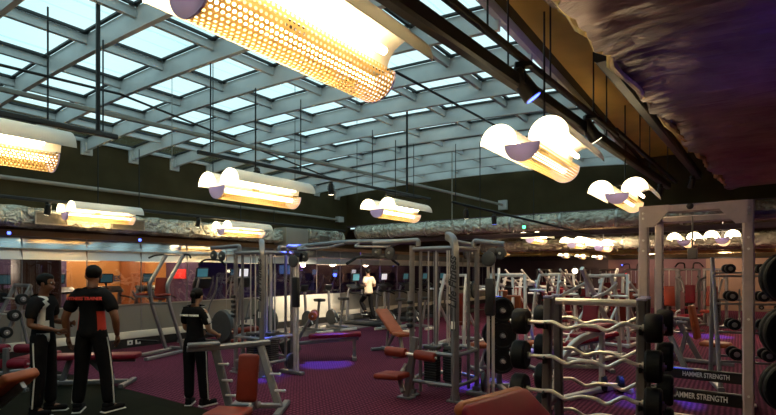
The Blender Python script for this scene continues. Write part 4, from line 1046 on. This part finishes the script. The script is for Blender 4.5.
for k, (y, lab) in enumerate(((14.4,'treadmill with white screen right of running man'),(15.8,'treadmill second to the right of running man'),(17.2,'treadmill third to the right of running man'),(18.6,'treadmill hidden deepest behind the centre station'))):
    if k == 0: make_treadmill(lab, V((-9.75,y,0)), 90, 'screen_white')
    else: dup(T0, lab, V((-9.75,y,0)), 90)
make_bike('exercise bike with pale feet before the first treadmill', V((-8.0,11.7,0)), 80); make_bike('exercise bike with pale feet before the second treadmill', V((-7.8,12.7,0)), 80)
# machines in the room behind the glass
T1 = make_treadmill('treadmill behind glass between the two standing trainers', V((-13.6,4.4,0)), 90, 'screen_blue')
for y, lab in ((2.6,'treadmill behind glass at the left picture edge'),(5.55,'treadmill behind glass just right of broad trainer'),(6.75,'treadmill behind glass left of the dip rack'),(7.95,'treadmill behind glass seen through dip rack')):
    dup(T1, lab, V((-13.6,y,0)), 90)
for i, y in enumerate((9.3,10.5,11.9,13.1,14.3,15.5,16.7)):
    make_cross('cross trainer in the blue lit room behind glass, number %s from the left' % ('first','second','third','fourth','fifth','sixth','seventh')[i], V((-13.2,y,0)), 90, 'screen_blue' if i % 3 else 'screen_white')
for x, y, lab in ((-16.43,10.2,'orange lit wall panel'),):
    pass
sc_ = thing('wall_screen', 'small blue screen in the corner beyond running man', 'screen', (XL-2.0, 12.3, 1.75), 0)
mb = MB(); mb.bx(-.03,0,-.28,.28,-.18,.18,.01); mb.build('frame', 'black_plastic', sc_); mb = MB(); mb.bx(0,.006,-.25,.25,-.15,.15); mb.build('display', 'screen_blue', sc_); mb = MB(); mb.tube([(-.03,0,0),(-.2,0,.2),(-.2,0,1.0)],.02); mb.build('bracket', 'black_metal', sc_)
rs = thing('lit_red_sign', 'glowing red panel behind glass right of dip rack', 'sign', (-15.6, 9.89, 1.6), -90); mb = MB(); mb.bx(0,.05,-.35,.35,-.16,.16,.01); mb.build('panel', 'red_glow', rs)
# sockets on the baseboard
for y, lab in ((5.78,'white wall socket on baseboard, left of pair beneath dip rack'),(5.96,'white wall socket on baseboard, right of pair beneath dip rack')):
    t = thing('wall_socket', lab, 'socket', (XL+.021, y, .11), 0, 'sockets on the black baseboard'); mb = MB(); mb.bx(0,.012,-.06,.06,-.05,.05,.003); mb.build('plate', 'socket_white', t); mb = MB(); mb.bx(.012,.016,-.02,.02,-.02,.02); mb.build('outlet', 'dark_grey_plastic', t)
# ================================================================ people
def skin(name, chains, root, mats, parent=None, sub=2, paint=None):
    """chains: lists of (point, radius or (rx,ry)); equal points are shared joints"""
    idx = {}; vs = []; es = []; rs = []
    for ch in chains:
        prev = None
        for p, r in ch:
            k = tuple(round(c, 4) for c in p)
            if k not in idx: idx[k] = len(vs); vs.append(k); rs.append(r if isinstance(r, tuple) else (r, r))
            i = idx[k]
            if prev is not None and prev != i: es.append((prev, i))
            prev = i
    me = bpy.data.meshes.new(name); me.from_pydata(vs, es, []); o = bpy.data.objects.new(name, me); COL.objects.link(o)
    md = o.modifiers.new('skin', 'SKIN'); md.use_smooth_shade = True; md.branch_smoothing = .3
    for i, r in enumerate(rs): me.skin_vertices[0].data[i].radius = r; me.skin_vertices[0].data[i].use_root = False
    me.skin_vertices[0].data[idx[tuple(round(c, 4) for c in root)]].use_root = True
    sd = o.modifiers.new('sub', 'SUBSURF'); sd.levels = sub; sd.render_levels = sub
    bpy.context.view_layer.update()
    nm = bpy.data.meshes.new_from_object(o.evaluated_get(bpy.context.evaluated_depsgraph_get()))
    bpy.data.objects.remove(o); bpy.data.meshes.remove(me)
    nm.name = name; nm.materials.clear()
    for m_ in mats: nm.materials.append(M[m_])
    for p in nm.polygons:
        p.use_smooth = True; p.material_index = paint(p.center, p.normal) if paint else 0
    r = bpy.data.objects.new(name, nm); COL.objects.link(r)
    if parent: r.parent = parent
    return r
def person(label, loc, rz, H, pose, skin_m, shirt, trousers, hair='short', head_yaw=0, shoes='cloth_white', build=1.):
    k = H/1.75
    t = thing('person', label, 'person', loc, rz); t.scale = (k, k, k)
    P = {n: V(v) for n, v in pose.items()}
    b = build
    hc = P['head']; ny = Euler((0,0,R(head_yaw))).to_matrix()
    f = ny @ V((0,1,0)); sd = ny @ V((1,0,0))
    chains = [[(P['pelvis'],(.125*b,.105)),(P['belly'],(.115*b,.09)),(P['chest'],(.14*b,.105)),(P['neckbase'],(.062,.062)),(P['neck'],.052),(hc-V((0,0,.045)),(.062,.072)),(hc+V((0,0,.04)),(.072,.086)),(hc+V((0,-.01,.105)),(.045,.055))]]
    chains.append([(hc-V((0,0,.045)),(.062,.072)),(hc+f*.085-V((0,0,.05)),.026)])             # jaw
    chains.append([(hc+V((0,0,.04)),(.072,.086)),(hc+f*.098-V((0,0,.002)),.015)])                # nose
    for s, w in ((-1,'l'),(1,'r')):
        sh, el, wr = P['sh_'+w], P['el_'+w], P['wr_'+w]
        chains.append([(P['chest'],(.14*b,.105)),(sh,.054*b),(sh.lerp(el,.5),.050*b),(el,.040*b),(el.lerp(wr,.35),.040*b),(wr,.026)])
        hp, kn, an = P['hip_'+w], P['kn_'+w], P['an_'+w]; ft = P['toe_'+w]
        chains.append([(P['pelvis'],(.125*b,.105)),(hp,.088),(hp.lerp(kn,.5),.074),(kn,.055),(kn.lerp(an,.3),.054),(an,.036),(ft,.030)])
    body = skin('body', chains, P['pelvis'], [skin_m], t, 2)
    # hands: palm and five fingers
    for s, w in ((-1,'l'),(1,'r')):
        el, wr = P['el_'+w], P['wr_'+w]; d = (wr-el).normalized(); up = V((-s,0,0)) if abs(d.x) < .8 else V((0,0,-1))
        pn = up - d*up.dot(d); pn.normalize(); sd2 = d.cross(pn).normalized()*s
        ch = [[(wr-d*.02,(.024,.024)),(wr+d*.035,(.032,.018)),(wr+d*.075,(.034,.017))]]
        for q, (off, ln) in enumerate(((-.027,.062),(-.009,.076),(.010,.070),(.028,.055))):
            a = wr+d*.085+sd2*off; m1 = a+d*ln*.5+pn*.010; e = a+d*ln*.85+pn*.034
            ch.append([(wr+d*.075,(.034,.017)),(a,.0105),(m1,.0095),(e,.008)])
        th = wr+d*.03-sd2*.034
        ch.append([(wr+d*.035,(.032,.018)),(th,.012),(th+d*.035-sd2*.014+pn*.012,.0105),(th+d*.062-sd2*.010+pn*.026,.009)])
        skin('hand', ch, wr-d*.02, [skin_m], t, 1)
    for s in (-1, 1):                                              # eyes, ears
        mb = MB(); e = hc + f*.072 + sd*s*.030 + V((0,0,.018)); mb.ball(e, .009, 8, 6); mb.build('eye', 'eye_white', t); mb = MB(); mb.ball(e+f*.006, .006, 6, 5); mb.build('pupil', 'hair_black', t)
        mb = MB(); mb.ball(hc + sd*s*.076 + f*-.005 + V((0,0,.0)), (.012,.022,.033), 8, 6); mb.build('ear', skin_m, t)
    mb = MB(); mb.ball(hc + f*.079 + V((0,0,-.050)), (.022,.009,.008), 8, 6, ny); mb.build('mouth', 'lip', t)
    # hair: a shell over the skull
    mb = MB(); rnd = random.Random(3); mb.ball(hc+V((0,0,.048))-f*.014, (.088,.104,.088), 20, 14, ny)
    for v in list(mb.bm.verts):
        q = v.co-hc; fr = q.dot(f)
        if fr > .045 and q.z < .075 or q.z < (-.03 if hair == 'short' else -.10): v.co = hc + (v.co-hc)*.70
        v.co += V((rnd.uniform(-.004,.004), rnd.uniform(-.004,.004), rnd.uniform(-.004,.004)))
    hr = mb.build('hair', 'hair_black', t, 80)
    if hair == 'bun':
        mb = MB(); mb.ball(hc-f*.11+V((0,0,.03)), .045, 12, 8); mb.tube([hc-f*.10+V((0,0,.0)), hc-f*.10+V((0,0,-.09))], .03, 8); mb.build('bun', 'hair_black', hr)
    # polo shirt
    sm, paint = shirt
    cs = [[(P['pelvis']+V((0,0,-.10)),(.165*b,.14)),(P['pelvis']+V((0,0,.02)),(.155*b,.132)),(P['belly'],(.142*b,.115)),(P['chest'],(.162*b,.126)),(P['chest'].lerp(P['neckbase'],.6),(.175*b,.118)),(P['neckbase'],(.118,.095)),(P['neckbase']+V((0,0,.045)),(.068,.068))]]
    for w in 'lr':
        sh, el = P['sh_'+w], P['el_'+w]; mdp = P['chest'].lerp(P['neckbase'],.6); cs.append([(mdp,(.175*b,.118)),(sh,.098*b),(sh.lerp(el,.45),.072*b),(sh.lerp(el,.78),.070*b)])
    so = skin('shirt', cs, P['pelvis']+V((0,0,-.10)), sm, t, 2, paint)
    # trousers with a pale side piping
    tr = [[(P['pelvis']+V((0,0,.12)),(.135*b,.11)),(P['pelvis'],(.146*b,.122))]]
    for w in 'lr':
        hp, kn, an = P['hip_'+w], P['kn_'+w], P['an_'+w]
        tr.append([(P['pelvis'],(.146*b,.122)),(hp,.105),(hp.lerp(kn,.5),.094),(kn,.080),(kn.lerp(an,.5),.078),(kn.lerp(an,.97),.070)])
    to = skin('trousers', tr, P['pelvis']+V((0,0,.12)), [trousers], t, 2)
    if trousers == 'cloth_black' and shirt[0][0] == 'cloth_black':
        for s, w in ((-1,'l'),(1,'r')):
            hp, kn, an = P['hip_'+w], P['kn_'+w], P['an_'+w]; mb = MB(); o_ = V((s,-.1,0)).normalized()
            mb.bar([hp+o_*.092, hp.lerp(kn,.5)+o_*.086, kn+o_*.074, kn.lerp(an,.5)+o_*.072, kn.lerp(an,.95)+o_*.068], .012, .016); mb.build('piping', 'cloth_white', to)
    for w in 'lr':
        an, ft = P['an_'+w], P['toe_'+w]; d = (ft-an); d.z = 0; d.normalize(); mb = MB(); a = math.degrees(math.atan2(-d.x, d.y)); zb = min(an.z-.08, ft.z-.04)
        mb.box(V((an.x,an.y,zb+.05))+d*.055, (.092,.27,.07), rzm(a), .03, 3); mb.box(V((an.x,an.y,zb+.095))-d*.01, (.085,.13,.06), rzm(a), .025, 3); s_ = mb.build('shoe', 'cloth_black', t, 50)
        mb = MB(); mb.box(V((an.x,an.y,zb+.012))+d*.055, (.098,.28,.024), rzm(a), .01, 2); mb.build('sole', shoes, s_)
    return t, so
base = dict(pelvis=(0,0,.96), belly=(0,.005,1.10), chest=(0,0,1.30), neckbase=(0,-.005,1.45), neck=(0,.01,1.52), head=(0,.03,1.62),
    sh_l=(-.185,0,1.40), el_l=(-.235,-.03,1.12), wr_l=(-.245,.06,.88), sh_r=(.185,0,1.40), el_r=(.235,-.03,1.12), wr_r=(.245,.06,.88),
    hip_l=(-.095,0,.90), kn_l=(-.115,.02,.50), an_l=(-.125,-.01,.09), toe_l=(-.15,.13,.04), hip_r=(.095,0,.90), kn_r=(.115,.02,.50), an_r=(.125,-.01,.09), toe_r=(.15,.13,.04))
def posed(**k): d = dict(base); d.update(k); return d
fB = flr(92, 6.0); fA = flr(43, 5.95); fW = flr(195, 6.3)
# broad trainer seen from behind
tB, sB = person('broad man from behind in black polo with red back lettering', fB, 35, 1.77,
    posed(el_l=(-.29,-.05,1.13), wr_l=(-.30,.03,.88), el_r=(.30,-.04,1.13), wr_r=(.27,.06,.90), an_l=(-.17,0,.09), toe_l=(-.21,.12,.04), kn_l=(-.135,.02,.5), an_r=(.19,.02,.09), toe_r=(.25,.14,.04), kn_r=(.15,.03,.5)),
    'skin_brown', (['cloth_black','cloth_red'], lambda c, n: 1 if abs(n.x) > .72 and .98 < c.z < 1.20 and abs(c.x) > .11 else 0), 'cloth_black', 'short', 32, build=1.12)
text('lettering', 'FITNESS TRAINER', .052, 'letter_red', sB, (0,-.150,1.36), (R(82),0,0), .006)
# slim trainer in profile
tA, sA = person('slim man in profile in black polo with white side panel', fA, -50, 1.68,
    posed(el_l=(-.225,.02,1.13), wr_l=(-.13,.24,1.12), el_r=(.235,-.02,1.12), wr_r=(.17,.22,1.06), head=(0,.045,1.61), an_l=(-.11,.03,.09), toe_l=(-.13,.18,.04)),
    'skin_brown', (['cloth_black','cloth_white'], lambda c, n: 1 if (.07 < c.x < .125 and c.z > 1.08 and n.y > -.2 and c.y > .0) or (c.z < 1.0 and c.x > .05 and c.y > -.02) else 0), 'cloth_black', 'short', 0)
# woman trainer
tW, sW = person('woman trainer from behind in black polo with white shoulder stripe', fW, 20, 1.50,
    posed(sh_l=(-.165,0,1.40), sh_r=(.165,0,1.40), el_l=(-.20,.04,1.13), wr_l=(-.15,.26,1.06), el_r=(.215,.02,1.12), wr_r=(.20,.25,1.03), head=(0,.06,1.60), an_l=(-.10,0,.09), an_r=(.15,.02,.09), toe_r=(.20,.14,.04)),
    'skin_light', (['cloth_black','cloth_white'], lambda c, n: 1 if abs(c.x) > .12 and c.z > 1.22 and n.y > -.55 and n.x*c.x > 0 and -.02 < c.y + .03*(1.4-c.z) < .06 else 0), 'cloth_black', 'bun', 0, build=.94)
text('lettering', 'FITNESS TRAINER', .04, 'letter_white', sW, (0,-.132,1.34), (R(84),0,0), .006)
# running man on the treadmill
person('running man in pale cream top and dark shorts on a treadmill', V((-9.5,12.45,.17)), 78, 1.60,
    posed(el_l=(-.25,-.16,1.18), wr_l=(-.22,.06,1.20), el_r=(.25,-.05,1.14), wr_r=(.20,.18,1.22), kn_l=(-.11,.26,.62), an_l=(-.11,.02,.30), toe_l=(-.11,.13,.22), kn_r=(.10,-.03,.50), an_r=(.11,-.16,.09), toe_r=(.11,-.03,.04)),
    'skin_light', (['cloth_cream'], None), 'cloth_black', 'short', 0, build=1.2)

# ================================================================ light, sky, camera
w = bpy.data.worlds.new('sky'); bpy.context.scene.world = w; w.use_nodes = True; nt = w.node_tree
bg = nt.nodes['Background']; tc = nt.nodes.new('ShaderNodeTexCoord'); nz = nt.nodes.new('ShaderNodeTexNoise'); nz.inputs['Scale'].default_value = 1.6; nz.inputs['Detail'].default_value = 3
rp = nt.nodes.new('ShaderNodeValToRGB'); rp.color_ramp.elements[0].position = .35; rp.color_ramp.elements[1].position = .68
rp.color_ramp.elements[0].color = (.50,.79,.85,1); rp.color_ramp.elements[1].color = (.78,.95,.97,1)
nt.links.new(tc.outputs['Generated'], nz.inputs['Vector']); nt.links.new(nz.outputs['Fac'], rp.inputs[0]); nt.links.new(rp.outputs[0], bg.inputs[0]); bg.inputs[1].default_value = 1.25
def lamp(kind, loc, e, col, size=.1, aim=None, spread=None, name='light'):
    l = bpy.data.lights.new(name, kind); l.energy = e; l.color = col
    o = bpy.data.objects.new(name, l); COL.objects.link(o); o.location = loc
    if kind == 'SPOT': l.spot_size = R(spread or 40); l.spot_blend = .7; l.shadow_soft_size = size
    elif kind == 'AREA': l.size = size
    else: l.shadow_soft_size = size
    if aim is not None: o.rotation_euler = (V(aim)-V(loc)).to_track_quat('-Z', 'Y').to_euler()
    return o
BL = (.06,.10,1)
def bluespot(px, py, d, e, sp=26, h=2.9, off=(0,.6)):
    p = flr(px, 500*H0/(py-271)); lamp('SPOT', (p.x+off[0], p.y+off[1], h), e, BL, .04, p, sp, 'blue_spotlight')
bluespot(272, 376, 0, 1760, 22); bluespot(326, 364, 0, 1430, 22); bluespot(487, 386, 0, 2420, 22); bluespot(706, 336, 0, 1760, 26); bluespot(650, 400, 0, 1430, 26); bluespot(540, 352, 0, 770, 24)
lamp('POINT', at(335, 275, 18.2), 18, BL, .08, name='blue_lamp'); lamp('POINT', at(302, 268, 17.0), 10, (.35,.2,1), .1, name='violet_lamp')
lamp('SPOT', (2.6, 4.2, .5), 420, (.10,.07,1), .2, (.95, 4.9, 3.42), 50, 'blue_lamp'); lamp('SPOT', (3.6, 8.6, .4), 160, (.25,.1,.9), .2, (3.2, 9.4, 3.4), 70, 'violet_lamp')
lamp('POINT', (-13.2, 11.5, 2.3), 16, (.15,.1,1), .2, name='violet_lamp'); lamp('POINT', (-13.2, 14.8, 2.3), 16, (.1,.1,1), .2, name='blue_lamp')
lamp('POINT', (-15.4, 7.0, 2.4), 90, (1,.75,.42), .15, name='wall_washer'); lamp('POINT', (-15.4, 9.4, 2.4), 60, (1,.75,.42), .15, name='wall_washer')
for x in (-3.2, -.5, 2.2): lamp('POINT', (x, 24.6, 2.15), 45, (1,.72,.50), .2, name='far_fill_light')  # added fill lights to brighten the far wall, no fixtures
for x, y, e in ((-3.5, 16.2, 110), (-.2, 15.2, 70), (1.8, 11.5, 30), (-5.2, 14.0, 70)): lamp('AREA', (x, y, 2.95), e, (1,.78,.55), .8, (x, y, 0), name='far_fill_light')  # added fill lights to brighten the far machines, no fixtures
lamp('SPOT', (-8.2, 12.0, 2.9), 420, (1,.85,.65), .15, (-9.5, 12.5, 1.1), 45, 'runner_fill_light'); lamp('POINT', (-14.4, 4.0, 1.8), 40, (1,.8,.6), .2, name='room_light'); lamp('POINT', (-14.2, 6.2, 2.3), 60, (1,.8,.6), .2, name='room_light'); lamp('SPOT', (XL+1.6, 11.2, 2.6), 420, (1,.85,.6), .1, (XL, 11.2, .5), 75, 'counter_downlight')  # the spot over the treadmill is an added fill for the runner

sc = bpy.context.scene
cd = bpy.data.cameras.new('camera'); cam = bpy.data.objects.new('camera', cd); COL.objects.link(cam); sc.camera = cam
cam.location = (0, 0, H0); cam.rotation_euler = (R(90), 0, R(35.1)); cd.sensor_width = 36; cd.lens = 500/776*36; cd.shift_y = 63.5/776; cd.clip_start = .05
vs_ = sc.view_settings; sc.display_settings.display_device = 'sRGB'; vs_.view_transform = 'Standard'; vs_.look = 'None'; vs_.exposure = .2; vs_.gamma = 1; vs_.use_curve_mapping = False
